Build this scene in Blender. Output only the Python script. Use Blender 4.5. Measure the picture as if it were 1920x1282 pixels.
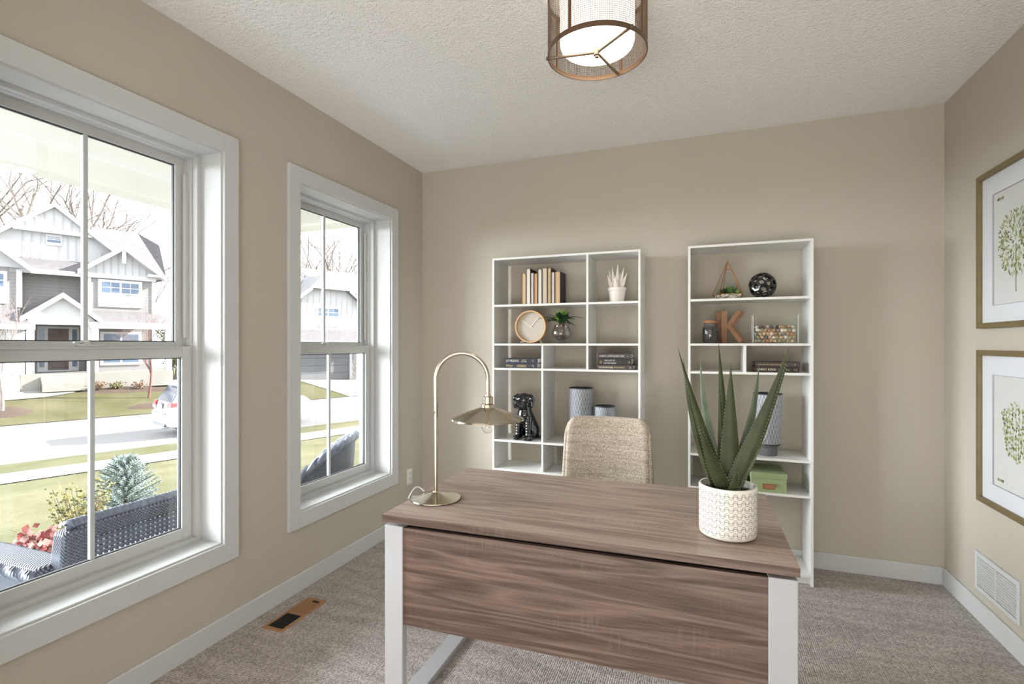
import bpy, bmesh, math, random
from mathutils import Vector, Matrix

for o in list(bpy.data.objects):
    bpy.data.objects.remove(o, do_unlink=True)
SC = bpy.context.scene
COL = SC.collection
R = math.radians
random.seed(7)

# ------------------------------------------------------------------ camera
cam_data = bpy.data.cameras.new('camera')
cam_data.lens = 18.0
cam_data.sensor_width = 36.0
cam_data.shift_y = 4.5 / 1920.0
cam_data.clip_start = 0.05
cam_data.clip_end = 400
cam = bpy.data.objects.new('camera', cam_data)
COL.objects.link(cam)
cam.location = (0, 0, 1.37)
cam.rotation_euler = (R(90), 0, R(20.4))
SC.camera = cam

# ------------------------------------------------------------------ sky, sun, lights, exposure
world = bpy.data.worlds.new('sky')
SC.world = world
world.use_nodes = True
wn = world.node_tree.nodes
wn['Background'].inputs[0].default_value = (0.93, 0.96, 1.0, 1)
wn['Background'].inputs[1].default_value = 3.4

def light(name, kind, loc, target, energy, color=(1, 1, 1), **kw):
    d = bpy.data.lights.new(name, kind)
    d.energy = energy
    d.color = color
    for k, v in kw.items():
        setattr(d, k, v)
    o = bpy.data.objects.new(name, d)
    COL.objects.link(o)
    o.location = loc
    o.rotation_euler = (Vector(target) - Vector(loc)).to_track_quat('-Z', 'Y').to_euler()
    return o

# low autumn sun from behind this house: (+x, +y), 29 degrees up
light('sun', 'SUN', (20, 25, 18), (20 - 0.55, 25 - 0.68, 18 - 0.485), 20.0, (1.0, 0.95, 0.88), angle=R(0.6))
# added wide fill lamp, pushes more light in through the two windows
light('window_fill_sun', 'SUN', (-20, -5.0, 4.0), (0, 2.0, 1.4), 33.0, (0.90, 0.96, 1.0), angle=R(70))
# unseen fill panel added behind the camera to light the room from the front
light('hall_fill_panel', 'AREA', (-0.4, -2.75, 1.55), (-0.4, 0, 1.6), 5, (0.98, 0.99, 1.0),
      shape='RECTANGLE', size=3.0, size_y=2.3)

# second added fill panel, low in the hall, tilted up to brighten the ceiling
light('hall_low_fill', 'AREA', (-0.4, -2.3, 0.35), (-0.4, -0.9, 2.7), 136, (1.0, 0.98, 0.95),
      shape='RECTANGLE', size=2.4, size_y=1.8)

vs = SC.view_settings
SC.display_settings.display_device = 'sRGB'
vs.view_transform = 'Standard'
vs.look = 'None'
vs.exposure = 0.1
vs.gamma = 1.0
vs.use_curve_mapping = False
cy = SC.cycles
cy.use_denoising = True
cy.max_bounces = 8
cy.diffuse_bounces = 5
cy.glossy_bounces = 4
cy.transmission_bounces = 8
cy.transparent_max_bounces = 24
cy.sample_clamp_indirect = 6.0
cy.caustics_reflective = False
cy.caustics_refractive = False

# ------------------------------------------------------------------ materials
MATS = {}

def base_mat(name):
    m = bpy.data.materials.new(name)
    m.use_nodes = True
    MATS[name] = m
    nt = m.node_tree
    return m, nt, nt.nodes['Principled BSDF'], nt.nodes, nt.links

def srgb(r, g, b):
    def f(c):
        c /= 255.0
        return c / 12.92 if c <= 0.04045 else ((c + 0.055) / 1.055) ** 2.4
    return (f(r), f(g), f(b), 1)

def coords(nt, scale=(1, 1, 1), kind='Object', rot=(0, 0, 0)):
    tc = nt.nodes.new('ShaderNodeTexCoord')
    mp = nt.nodes.new('ShaderNodeMapping')
    mp.inputs['Scale'].default_value = scale
    mp.inputs['Rotation'].default_value = rot
    nt.links.new(tc.outputs[kind], mp.inputs['Vector'])
    return mp.outputs['Vector']

def noise(nt, vec, scale, detail=3, rough=0.55, dist=0.0):
    n = nt.nodes.new('ShaderNodeTexNoise')
    n.inputs['Scale'].default_value = scale
    n.inputs['Detail'].default_value = detail
    n.inputs['Roughness'].default_value = rough
    n.inputs['Distortion'].default_value = dist
    nt.links.new(vec, n.inputs['Vector'])
    return n.outputs['Fac']

def ramp(nt, fac, stops, interp='LINEAR'):
    r = nt.nodes.new('ShaderNodeValToRGB')
    r.color_ramp.interpolation = interp
    e = r.color_ramp.elements
    e[0].position, e[0].color = stops[0]
    e[1].position, e[1].color = stops[1]
    for p, c in stops[2:]:
        x = e.new(p)
        x.color = c
    nt.links.new(fac, r.inputs['Fac'])
    return r.outputs['Color']

def mixc(nt, fac, a, b, mode='MIX'):
    m = nt.nodes.new('ShaderNodeMix')
    m.data_type = 'RGBA'
    m.blend_type = mode
    for sock, v in ((m.inputs[0], fac), (m.inputs[6], a), (m.inputs[7], b)):
        if hasattr(v, 'is_linked'):
            nt.links.new(v, sock)
        else:
            sock.default_value = v
    return m.outputs[2]

def bump(nt, height, bsdf, strength=0.3, dist=0.01):
    b = nt.nodes.new('ShaderNodeBump')
    b.inputs['Strength'].default_value = strength
    b.inputs['Distance'].default_value = dist
    nt.links.new(height, b.inputs['Height'])
    nt.links.new(b.outputs['Normal'], bsdf.inputs['Normal'])

def math_node(nt, op, a, b=0.0, c=0.0):
    m = nt.nodes.new('ShaderNodeMath')
    m.operation = op
    for i, v in enumerate((a, b, c)):
        if hasattr(v, 'is_linked'):
            nt.links.new(v, m.inputs[i])
        else:
            m.inputs[i].default_value = v
    return m.outputs[0]

def plain(name, col, rough=0.5, metal=0.0, spec=0.5, vary=0.0, vscale=8.0, bstr=0.0, bscale=60.0, bdist=0.004, coat=0.0, kind='Object'):
    """paint, plastic, metal ... with a little procedural variation and relief"""
    m, nt, b, N, L = base_mat(name)
    b.inputs['Roughness'].default_value = rough
    b.inputs['Metallic'].default_value = metal
    b.inputs['Specular IOR Level'].default_value = spec
    b.inputs['Coat Weight'].default_value = coat
    v = coords(nt, kind=kind)
    if vary:
        f = noise(nt, v, vscale, 4)
        lo = tuple(c * (1 - vary) for c in col[:3]) + (1,)
        hi = tuple(min(1, c * (1 + vary)) for c in col[:3]) + (1,)
        L.new(ramp(nt, f, [(0.3, lo), (0.7, hi)]), b.inputs['Base Color'])
    else:
        b.inputs['Base Color'].default_value = col
    if bstr:
        bump(nt, noise(nt, v, bscale, 2), b, bstr, bdist)
    return m

def glass(name, tint=(1, 1, 1, 1), refl=1.0, rough=0.0):
    m, nt, b, N, L = base_mat(name)
    N.remove(b)
    out = N['Material Output']
    tr = N.new('ShaderNodeBsdfTransparent')
    tr.inputs[0].default_value = tint
    gl = N.new('ShaderNodeBsdfGlossy')
    gl.inputs['Roughness'].default_value = rough
    fr = N.new('ShaderNodeFresnel')
    # same reflectance on both faces of a thin sheet
    geo = N.new('ShaderNodeNewGeometry')
    ior = N.new('ShaderNodeMapRange')
    ior.inputs[3].default_value = 1.45
    ior.inputs[4].default_value = 1 / 1.45
    L.new(geo.outputs['Backfacing'], ior.inputs[0])
    L.new(ior.outputs[0], fr.inputs[0])
    f = math_node(nt, 'MULTIPLY', fr.outputs[0], refl)
    mx = N.new('ShaderNodeMixShader')
    L.new(f, mx.inputs[0])
    L.new(tr.outputs[0], mx.inputs[1])
    L.new(gl.outputs[0], mx.inputs[2])
    L.new(mx.outputs[0], out.inputs[0])
    return m

def emit(name, col, strength):
    m, nt, b, N, L = base_mat(name)
    b.inputs['Base Color'].default_value = col
    b.inputs['Emission Color'].default_value = col
    b.inputs['Emission Strength'].default_value = strength
    return m

# ------------------------------------------------------------------ mesh helpers
class MB:
    def __init__(s):
        s.v, s.f = [], []

    def add(s, vs_, fs_):
        k = len(s.v)
        s.v += [tuple(p) for p in vs_]
        s.f += [tuple(i + k for i in f) for f in fs_]
        return s

    def box(s, x0, x1, y0, y1, z0, z1):
        if x0 > x1: x0, x1 = x1, x0
        if y0 > y1: y0, y1 = y1, y0
        if z0 > z1: z0, z1 = z1, z0
        return s.add([(x0, y0, z0), (x1, y0, z0), (x1, y1, z0), (x0, y1, z0), (x0, y0, z1), (x1, y0, z1), (x1, y1, z1), (x0, y1, z1)],
                     [(0, 3, 2, 1), (4, 5, 6, 7), (0, 1, 5, 4), (1, 2, 6, 5), (2, 3, 7, 6), (3, 0, 4, 7)])

    def hexa(s, p):
        """eight points: bottom ring then top ring, each counter-clockwise"""
        return s.add(p, [(0, 3, 2, 1), (4, 5, 6, 7), (0, 1, 5, 4), (1, 2, 6, 5), (2, 3, 7, 6), (3, 0, 4, 7)])

    def quad(s, a, b, c, d):
        return s.add([a, b, c, d], [(0, 1, 2, 3)])

    def prism(s, poly, h0, h1, fn):
        """extrude a 2-D polygon between h0 and h1; fn(u, v, h) -> xyz"""
        n = len(poly)
        vs_ = [fn(u, v, h0) for u, v in poly] + [fn(u, v, h1) for u, v in poly]
        fs_ = [tuple(range(n))[::-1], tuple(range(n, 2 * n))]
        fs_ += [(i, (i + 1) % n, n + (i + 1) % n, n + i) for i in range(n)]
        return s.add(vs_, fs_)

    def lathe(s, prof, n=32, c=(0, 0, 0), cap0=True, cap1=True, axis='z', sx=1.0, sy=1.0):
        vs_, fs_ = [], []
        for r, h in prof:
            for i in range(n):
                a = 2 * math.pi * i / n
                p = (r * math.cos(a) * sx, r * math.sin(a) * sy, h)
                if axis == 'x': p = (p[2], p[0], p[1])
                elif axis == 'y': p = (p[0], p[2], p[1])
                vs_.append((p[0] + c[0], p[1] + c[1], p[2] + c[2]))
        for k in range(len(prof) - 1):
            for i in range(n):
                j = (i + 1) % n
                fs_.append((k * n + i, k * n + j, (k + 1) * n + j, (k + 1) * n + i))
        if cap0: fs_.append(tuple(range(n))[::-1])
        if cap1: fs_.append(tuple(range((len(prof) - 1) * n, len(prof) * n)))
        return s.add(vs_, fs_)

    def tube(s, pts, r, n=8, closed=False, cap=True):
        pts = [Vector(p) for p in pts]
        m = len(pts)
        rs = r if isinstance(r, (list, tuple)) else [r] * m
        tans = []
        for i in range(m):
            if closed:
                t = pts[(i + 1) % m] - pts[i - 1]
            else:
                t = pts[min(i + 1, m - 1)] - pts[max(i - 1, 0)]
            tans.append(t.normalized() if t.length > 1e-9 else Vector((0, 0, 1)))
        up = Vector((0, 0, 1)) if abs(tans[0].z) < 0.95 else Vector((0, 1, 0))
        nx = tans[0].cross(up).normalized()
        vs_, fs_ = [], []
        for i in range(m):
            if i:
                q = tans[i - 1].rotation_difference(tans[i])
                nx = (q @ nx)
                nx = (nx - nx.dot(tans[i]) * tans[i]).normalized()
            ny = tans[i].cross(nx)
            for k in range(n):
                a = 2 * math.pi * k / n
                vs_.append(pts[i] + (nx * math.cos(a) + ny * math.sin(a)) * rs[i])
        last = m if closed else m - 1
        for i in range(last):
            j = (i + 1) % m
            for k in range(n):
                l = (k + 1) % n
                fs_.append((i * n + k, i * n + l, j * n + l, j * n + k))
        if cap and not closed:
            fs_.append(tuple(range(n))[::-1])
            fs_.append(tuple(range((m - 1) * n, m * n)))
        return s.add(vs_, fs_)

    def grid(s, fn, nu, nv, closed_u=False):
        vs_ = [fn(i / (nu if closed_u else nu - 1), j / (nv - 1)) for j in range(nv) for i in range(nu)]
        fs_ = []
        for j in range(nv - 1):
            for i in range(nu if closed_u else nu - 1):
                k = (i + 1) % nu
                fs_.append((j * nu + i, j * nu + k, (j + 1) * nu + k, (j + 1) * nu + i))
        return s.add(vs_, fs_)

    def ball(s, c, r, n=12, m=8, sc=(1, 1, 1), M=None):
        vs_, fs_ = [], []
        for j in range(m + 1):
            th = math.pi * j / m
            for i in range(n):
                a = 2 * math.pi * i / n
                p = Vector((r * sc[0] * math.sin(th) * math.cos(a), r * sc[1] * math.sin(th) * math.sin(a), -r * sc[2] * math.cos(th)))
                if M is not None: p = M @ p
                vs_.append((p.x + c[0], p.y + c[1], p.z + c[2]))
        for j in range(m):
            for i in range(n):
                k = (i + 1) % n
                fs_.append((j * n + i, j * n + k, (j + 1) * n + k, (j + 1) * n + i))
        return s.add(vs_, fs_)

    def move(s, M):
        s.v = [tuple(M @ Vector(p)) for p in s.v]
        return s

    def build(s, name, mat, parent=None, bevel=0.0, smooth=None, seg=2, recalc=True, subsurf=0, kind=None, merge=False, label=None):
        me = bpy.data.meshes.new(name)
        me.from_pydata(s.v, [], s.f)
        if recalc or merge:
            bm = bmesh.new()
            bm.from_mesh(me)
            if merge:
                bmesh.ops.remove_doubles(bm, verts=bm.verts, dist=1e-5)
            bmesh.ops.recalc_face_normals(bm, faces=bm.faces)
            bm.to_mesh(me)
            bm.free()
        me.materials.append(MATS[mat] if isinstance(mat, str) else mat)
        o = bpy.data.objects.new(name, me)
        COL.objects.link(o)
        if parent is not None:
            o.parent = parent
        if smooth is not None:
            for p in me.polygons:
                p.use_smooth = True
            me.set_sharp_from_angle(angle=R(smooth))
        if bevel:
            b = o.modifiers.new('bevel', 'BEVEL')
            b.width = bevel
            b.segments = seg
            b.limit_method = 'ANGLE'
            b.angle_limit = R(40)
        if subsurf:
            b = o.modifiers.new('subdivision', 'SUBSURF')
            b.levels = b.render_levels = subsurf
        if kind: o['kind'] = kind
        if label: o['label'] = label
        return o

def share(o, loc=(0, 0, 0), rot=None, parent=None, scale=None):
    """another object that shares the mesh of o"""
    c = o.copy()
    COL.objects.link(c)
    c.location = loc
    if rot is not None: c.rotation_euler = rot
    if scale is not None: c.scale = scale
    if parent is not None: c.parent = parent
    return c

def tag(o, label, cat, group=None):
    o['label'] = label
    o['category'] = cat
    if group: o['group'] = group
    return o

def thing(name, label=None, cat=None, loc=(0, 0, 0), rotz=0.0, group=None, kind=None):
    o = bpy.data.objects.new(name, None)
    o.empty_display_size = 0.05
    COL.objects.link(o)
    o.location = loc
    o.rotation_euler = (0, 0, rotz)
    if label: tag(o, label, cat, group)
    if kind: o['kind'] = kind
    return o

def struct(o):
    o['kind'] = 'structure'
    return o

def text_mesh(name, txt, size, mat, parent, M, extrude=0.0002, align='LEFT', squeeze=1.0):
    """raised print as a thin mesh; M places the text's own x-right, y-up frame"""
    cu = bpy.data.curves.new(name, 'FONT')
    cu.body = txt
    cu.size = size
    cu.extrude = extrude
    cu.align_x = align
    cu.resolution_u = 2
    tmp = bpy.data.objects.new(name, cu)
    COL.objects.link(tmp)
    dg = bpy.context.evaluated_depsgraph_get()
    me = bpy.data.meshes.new_from_object(tmp.evaluated_get(dg))
    bpy.data.objects.remove(tmp, do_unlink=True)
    me.transform(M @ Matrix.Diagonal((squeeze, 1, 1, 1)))
    me.materials.clear()
    me.materials.append(MATS[mat])
    o = bpy.data.objects.new(name, me)
    COL.objects.link(o)
    o.parent = parent
    return o
# ------------------------------------------------------------------ room materials
XL, XR, YB, YF, ZC = -2.105, 1.295, 3.60, 0.41, 2.745

plain('wall_paint', srgb(188, 181, 168), 0.75, spec=0.25, vary=0.015, vscale=1.5, bstr=0.06, bscale=170, bdist=0.002)
plain('trim_white', srgb(201, 202, 201), 0.5, spec=0.25)
plain('vinyl_white', srgb(199, 200, 199), 0.5, spec=0.25)
plain('hall_white', srgb(225, 222, 215), 0.8)
glass('window_glass', (0.985, 0.99, 0.99, 1), refl=0.9)

def ceiling_mat():
    m, nt, b, N, L = base_mat('ceiling_texture')
    b.inputs['Base Color'].default_value = srgb(246, 245, 243)
    b.inputs['Roughness'].default_value = 0.9
    b.inputs['Specular IOR Level'].default_value = 0.15
    v = coords(nt)
    n1 = noise(nt, v, 55, 3, 0.6)
    n2 = noise(nt, v, 130, 2, 0.5)
    h = math_node(nt, 'ADD', math_node(nt, 'MULTIPLY', n1, 1.0), math_node(nt, 'MULTIPLY', n2, 0.6))
    bump(nt, h, b, 1.0, 0.010)
ceiling_mat()

def carpet_mat():
    m, nt, b, N, L = base_mat('carpet_loops')
    b.inputs['Roughness'].default_value = 0.95
    b.inputs['Specular IOR Level'].default_value = 0.05
    b.inputs['Sheen Weight'].default_value = 0.15
    v = coords(nt, (1, 1, 1))
    vo = N.new('ShaderNodeTexVoronoi')
    vo.inputs['Scale'].default_value = 112
    vo.inputs['Randomness'].default_value = 0.22
    L.new(v, vo.inputs['Vector'])
    sep = N.new('ShaderNodeSeparateColor')
    L.new(vo.outputs['Color'], sep.inputs[0])
    c1 = ramp(nt, sep.outputs[0], [(0.0, srgb(170, 162, 157)), (0.45, srgb(190, 182, 177)), (1.0, srgb(208, 202, 198))])
    streak = noise(nt, coords(nt, (0.8, 5.0, 1.0)), 3.0, 4)
    c2 = ramp(nt, streak, [(0.35, (0.82, 0.81, 0.80, 1)), (0.65, (1.08, 1.07, 1.06, 1))])
    c3 = mixc(nt, 1.0, c1, c2, 'MULTIPLY')
    gap = ramp(nt, vo.outputs['Distance'], [(0.42, (1, 1, 1, 1)), (0.68, (0.24, 0.22, 0.21, 1))])
    L.new(mixc(nt, 1.0, c3, gap, 'MULTIPLY'), b.inputs['Base Color'])
    inv = math_node(nt, 'SUBTRACT', 1.0, vo.outputs['Distance'])
    bump(nt, inv, b, 0.9, 0.005)
carpet_mat()

# ------------------------------------------------------------------ shell
struct(MB().box(-2.33, 1.45, -3.1, 3.75, -0.06, 0.0).build('floor', 'carpet_loops'))
struct(MB().box(-2.33, 1.45, -3.1, 3.75, ZC, ZC + 0.1).build('ceiling', 'ceiling_texture'))
struct(MB().box(-2.33, 1.45, YB, YB + 0.15, 0.0, ZC).build('wall_back', 'wall_paint'))
struct(MB().box(XR, XR + 0.15, YF - 0.1, YB, 0.0, ZC).build('wall_right', 'wall_paint'))

WINS = [(0.794, 1.847), (2.170, 3.222)]
WZ0, WZ1 = 0.353, 2.353
OZ0, OZ1 = 0.446, 2.262          # clear opening
JB = 0.018                      # jamb board thickness

def left_wall():
    mb = MB()
    ys = [YF - 0.1]
    for a, b in WINS:
        ys += [a + 0.088 - JB, b - 0.086 + JB]
    ys.append(YB)
    x0, x1 = XL - 0.225, XL
    for i in range(len(ys) - 1):
        if i % 2 == 0:
            mb.box(x0, x1, ys[i], ys[i + 1], 0.0, ZC)
        else:
            mb.box(x0, x1, ys[i], ys[i + 1], 0.0, OZ0 - JB)
            mb.box(x0, x1, ys[i], ys[i + 1], OZ1 + JB, ZC)
    return struct(mb.build('wall_left', 'wall_paint'))
left_wall()

# wide cased opening to the entry hall; the camera stands in it
mb = MB()
mb.box(XL, -1.75, YF - 0.12, YF, 0, ZC).box(0.95, XR, YF - 0.12, YF, 0, ZC).box(-1.75, 0.95, YF - 0.12, YF, 2.60, ZC)
struct(mb.build('wall_front', 'wall_paint'))
struct(MB().box(-2.33, -2.2, -3.1, YF - 0.12, 0, ZC).build('wall_hall_west', 'hall_white'))
struct(MB().box(1.32, 1.45, -3.1, YF - 0.12, 0, ZC).build('wall_hall_east', 'hall_white'))
struct(MB().box(-2.2, 1.32, -3.1, -3.0, 0, ZC).build('wall_hall_south', 'hall_white'))

# baseboards with a small eased top edge
def baseboard(name, prof_fn, a, b):
    prof = [(0, 0), (0.014, 0), (0.014, 0.094), (0.010, 0.100), (0, 0.100)]
    mb = MB()
    mb.prism(prof, a, b, prof_fn)
    return struct(mb.build(name, 'trim_white', bevel=0.0015))
baseboard('baseboard_left', lambda u, v, h: (XL + u, h, v), YF, YB)
baseboard('baseboard_back', lambda u, v, h: (h, YB - u, v), XL + 0.014, XR - 0.014)
baseboard('baseboard_right', lambda u, v, h: (XR - u, h, v), YF, YB)

# ------------------------------------------------------------------ windows
def window(name, y0, y1):
    W = thing(name, loc=(XL, (y0 + y1) / 2, OZ0), kind='structure')
    cy_ = (y0 + y1) / 2
    def B(nm, x0, x1, ya, yb, za, zb, mat='trim_white', par=W, bev=0.0015):
        return MB().box(x0 - XL, x1 - XL, ya - cy_, yb - cy_, za - OZ0, zb - OZ0).build(nm, mat, par, bevel=bev)
    oy0, oy1 = y0 + 0.088, y1 - 0.086
    # flat casing boards, set back a little from the jamb edge
    rv = 0.007
    B('casing_board', XL, XL + 0.02, y0, oy0 - rv, WZ0, WZ1)
    B('casing_board', XL, XL + 0.02, oy1 + rv, y1, WZ0, WZ1)
    B('casing_board', XL, XL + 0.02, oy0 - rv, oy1 + rv, OZ1 + rv, WZ1)
    B('casing_board', XL, XL + 0.02, oy0 - rv, oy1 + rv, WZ0, OZ0 - rv)
    # jamb boards lining the opening
    xj = XL - 0.135
    B('jamb_board', xj, XL + 0.004, oy0 - JB, oy0, OZ0 - JB, OZ1 + JB)
    B('jamb_board', xj, XL + 0.004, oy1, oy1 + JB, OZ0 - JB, OZ1 + JB)
    B('jamb_board', xj, XL + 0.004, oy0, oy1, OZ1, OZ1 + JB)
    B('window_sill', xj, XL + 0.004, oy0, oy1, OZ0 - JB, OZ0)
    # vinyl frame with stepped tracks
    mb = MB()
    def ring(x0, x1, t, tb=None, tt=None):
        tb = t if tb is None else tb
        tt = t if tt is None else tt
        for ya, yb, za, zb in ((oy0 - 0.003, oy0 + t, OZ0 - 0.003, OZ1 + 0.003), (oy1 - t, oy1 + 0.003, OZ0 - 0.003, OZ1 + 0.003),
                               (oy0 + t, oy1 - t, OZ1 - tt, OZ1 + 0.003), (oy0 + t, oy1 - t, OZ0 - 0.003, OZ0 + tb)):
            mb.box(x0 - XL, x1 - XL, ya - cy_, yb - cy_, za - OZ0, zb - OZ0)
    ring(XL - 0.150, XL - 0.120, 0.022, 0.020, 0.016)
    ring(XL - 0.188, XL - 0.150, 0.028, 0.030, 0.018)
    ring(XL - 0.235, XL - 0.188, 0.034, 0.040, 0.022)
    mb.build('frame', 'vinyl_white', W, bevel=0.0012)
    # track covers seen beside the upper sash
    B('track_cover', XL - 0.186, XL - 0.168, oy1 - 0.046, oy1 - 0.026, 1.40, 2.17, 'vinyl_white')
    def sash(nm, xa, xb, gy, gz0, gz1, st, top, bot):
        s_ = MB()
        for ya, yb, za, zb in ((cy_ - gy - st, cy_ - gy, gz0 - bot, gz1 + top), (cy_ + gy, cy_ + gy + st, gz0 - bot, gz1 + top),
                               (cy_ - gy, cy_ + gy, gz1, gz1 + top), (cy_ - gy, cy_ + gy, gz0 - bot, gz0)):
            s_.box(xa - XL, xb - XL, ya - cy_, yb - cy_, za - OZ0, zb - OZ0)
        so = s_.build(nm, 'vinyl_white', W, bevel=0.002)
        xm = (xa + xb) / 2
        # dark glazing gasket, the muntin bar and the panes on both sides of it
        g = MB()
        for ya, yb, za, zb in ((cy_ - gy, cy_ - gy + 0.004, gz0, gz1), (cy_ + gy - 0.004, cy_ + gy, gz0, gz1),
                               (cy_ - gy, cy_ + gy, gz1 - 0.004, gz1), (cy_ - gy, cy_ + gy, gz0, gz0 + 0.004)):
            g.box(xm - 0.006 - XL, xm + 0.006 - XL, ya - cy_, yb - cy_, za - OZ0, zb - OZ0)
        g.build('gasket', 'gasket_grey', so)
        MB().box(xm - 0.009 - XL, xm + 0.009 - XL, -0.009, 0.009, gz0 - OZ0, gz1 - OZ0).build('muntin', 'muntin_grey', so, bevel=0.003)
        for ya, yb in ((cy_ - gy, cy_ - 0.009), (cy_ + 0.009, cy_ + gy)):
            MB().box(xm - 0.002 - XL, xm + 0.002 - XL, ya - cy_, yb - cy_, gz0 - OZ0, gz1 - OZ0).build('pane', 'window_glass', so)
        return so
    sash('upper_sash', XL - 0.222, XL - 0.192, 0.365, 1.382, 2.207, 0.041, 0.034, 0.040)
    lo = sash('lower_sash', XL - 0.182, XL - 0.148, 0.366, 0.518, 1.309, 0.048, 0.052, 0.044)
    # sash lock on the meeting rail
    k = MB()
    k.box(-0.178, -0.150, -0.045, 0.045, 1.361 - OZ0, 1.371 - OZ0)
    k.lathe([(0.016, 1.371 - OZ0), (0.014, 1.382 - OZ0), (0.005, 1.384 - OZ0)], 14, (-0.166, -0.018, 0))
    k.hexa([(-0.172, -0.06, 1.374 - OZ0), (-0.160, -0.06, 1.374 - OZ0), (-0.158, -0.015, 1.374 - OZ0), (-0.176, -0.015, 1.374 - OZ0),
            (-0.172, -0.06, 1.380 - OZ0), (-0.160, -0.06, 1.380 - OZ0), (-0.158, -0.015, 1.384 - OZ0), (-0.176, -0.015, 1.384 - OZ0)])
    k.build('sash_lock', 'vinyl_white', lo, bevel=0.001)
    # lift rail along the top of the lower sash
    MB().box(-0.150, -0.140, -0.36, 0.36, 1.352 - OZ0, 1.358 - OZ0).build('lift_rail', 'vinyl_white', lo, bevel=0.001)
    return W
plain('gasket_grey', srgb(60, 62, 66), 0.6)
plain('muntin_grey', srgb(200, 203, 206), 0.4)
window('window_1', *WINS[0])
window('window_2', *WINS[1])

# ------------------------------------------------------------------ wall outlet
plain('plastic_white', srgb(228, 227, 222), 0.35)
plain('slot_dark', srgb(40, 38, 36), 0.7)
o = thing('wall_outlet', 'white double electrical outlet on the wall beside the farther window', 'outlet', (XL, 3.40, 0.300))
MB().box(0, 0.006, -0.036, 0.036, 0, 0.118).build('cover_plate', 'plastic_white', o, bevel=0.002)
for zz in (0.022, 0.064):
    r_ = MB().box(0.004, 0.009, -0.017, 0.017, zz, zz + 0.032).build('receptacle', 'plastic_white', o, bevel=0.002)
    MB().box(0.0088, 0.0093, -0.009, -0.006, zz + 0.012, zz + 0.024).box(0.0088, 0.0093, 0.006, 0.009, zz + 0.012, zz + 0.024).build('slots', 'slot_dark', r_)
MB().lathe([(0.003, 0.006), (0.0025, 0.0072)], 10, (0, 0, 0.059), axis='x').build('screw', 'plastic_white', o)

# ------------------------------------------------------------------ floor register
plain('register_tan', srgb(170, 128, 92), 0.45, metal=0.2, vary=0.05)
o = thing('floor_register', 'tan metal floor vent set in the carpet under the windows', 'vent', (-1.935, 2.055, 0.0))
mb = MB()
hx, hy = 0.062, 0.158
mb.box(-hx, -0.045, -hy, hy, -0.004, 0.006).box(0.045, hx, -hy, hy, -0.004, 0.006)
mb.box(-0.045, 0.045, -hy, -hy + 0.022, -0.004, 0.006).box(-0.045, 0.045, hy - 0.022, hy, -0.004, 0.006).box(-0.045, 0.045, -0.008, 0.008, -0.004, 0.006)
mb.build('frame', 'register_tan', o, bevel=0.003)
MB().box(-0.045, 0.045, -hy + 0.022, hy - 0.022, -0.003, 0.0008).build('duct_opening', 'slot_dark', o)
sl = None
for k in range(20):
    half = k // 10
    y_ = (-hy + 0.022 + 0.0065) + (k % 10) * 0.0128 if half == 0 else 0.0145 + (k % 10) * 0.0128
    if half == 0:
        w_ = MB().hexa([(-0.045, -0.0018, 0.001), (0.045, -0.0018, 0.001), (0.045, 0.0012, 0.001), (-0.045, 0.0012, 0.001),
                        (-0.045, -0.0012, 0.005), (0.045, -0.0012, 0.005), (0.045, 0.0018, 0.005), (-0.045, 0.0018, 0.005)]) if sl is None else None
        if sl is None:
            sl = w_.build('slat', 'slot_dark', o)
            sl.location = (0, y_, 0)
            sl2 = None
        else:
            share(sl, (0, y_, 0), parent=o)
    else:
        if sl2 is None:
            sl2 = MB().hexa([(-0.045, -0.0055, 0.001), (0.045, -0.0055, 0.001), (0.045, 0.0035, 0.001), (-0.045, 0.0035, 0.001),
                             (-0.045, -0.0035, 0.0055), (0.045, -0.0035, 0.0055), (0.045, 0.0055, 0.0035), (-0.045, 0.0055, 0.0035)]).build('slat', 'register_tan', o)
            sl2.location = (0, y_, 0)
        else:
            share(sl2, (0, y_, 0), parent=o)
MB().box(-0.006, 0.03, hy - 0.034, hy - 0.024, 0.002, 0.0075).build('damper_lever', 'slot_dark', o)

# ------------------------------------------------------------------ return-air grille on the wall
o = thing('wall_grille', 'white return-air grille low on the wall above the baseboard', 'vent', (XR, 3.04, 0.148))
mb = MB()
gy, gh = 0.192, 0.190
for ya, yb, za, zb in ((-gy, -gy + 0.02, 0, gh), (gy - 0.02, gy, 0, gh), (-gy + 0.02, gy - 0.02, 0, 0.02), (-gy + 0.02, gy - 0.02, gh - 0.02, gh), (-0.006, 0.006, 0.02, gh - 0.02)):
    mb.box(-0.009, 0, ya, yb, za, zb)
mb.build('frame', 'trim_white', o, bevel=0.002)
MB().box(-0.0015, 0, -gy + 0.02, gy - 0.02, 0.02, gh - 0.02).build('duct_opening', 'duct_grey', o) if plain('duct_grey', srgb(95, 92, 92), 0.8) else None
sl = None
for side in (-1, 1):
    for k in range(12):
        z_ = 0.0255 + k * 0.0128
        if sl is None:
            sl = MB().hexa([(-0.008, -0.083, 0.0), (-0.0015, -0.083, 0.0035), (-0.0015, 0.083, 0.0035), (-0.008, 0.083, 0.0),
                            (-0.008, -0.083, 0.0045), (-0.0015, -0.083, 0.008), (-0.0015, 0.083, 0.008), (-0.008, 0.083, 0.0045)]).build('slat', 'trim_white', o)
            sl.location = (0, side * 0.0890, z_)
        else:
            share(sl, (0, side * 0.0890, z_), parent=o)
for zz in (0.01, gh - 0.01):
    MB().lathe([(0.004, -0.009), (0.003, -0.0105)], 10, (0, -gy + 0.01, zz), axis='x').build('screw', 'trim_white', o)

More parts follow.
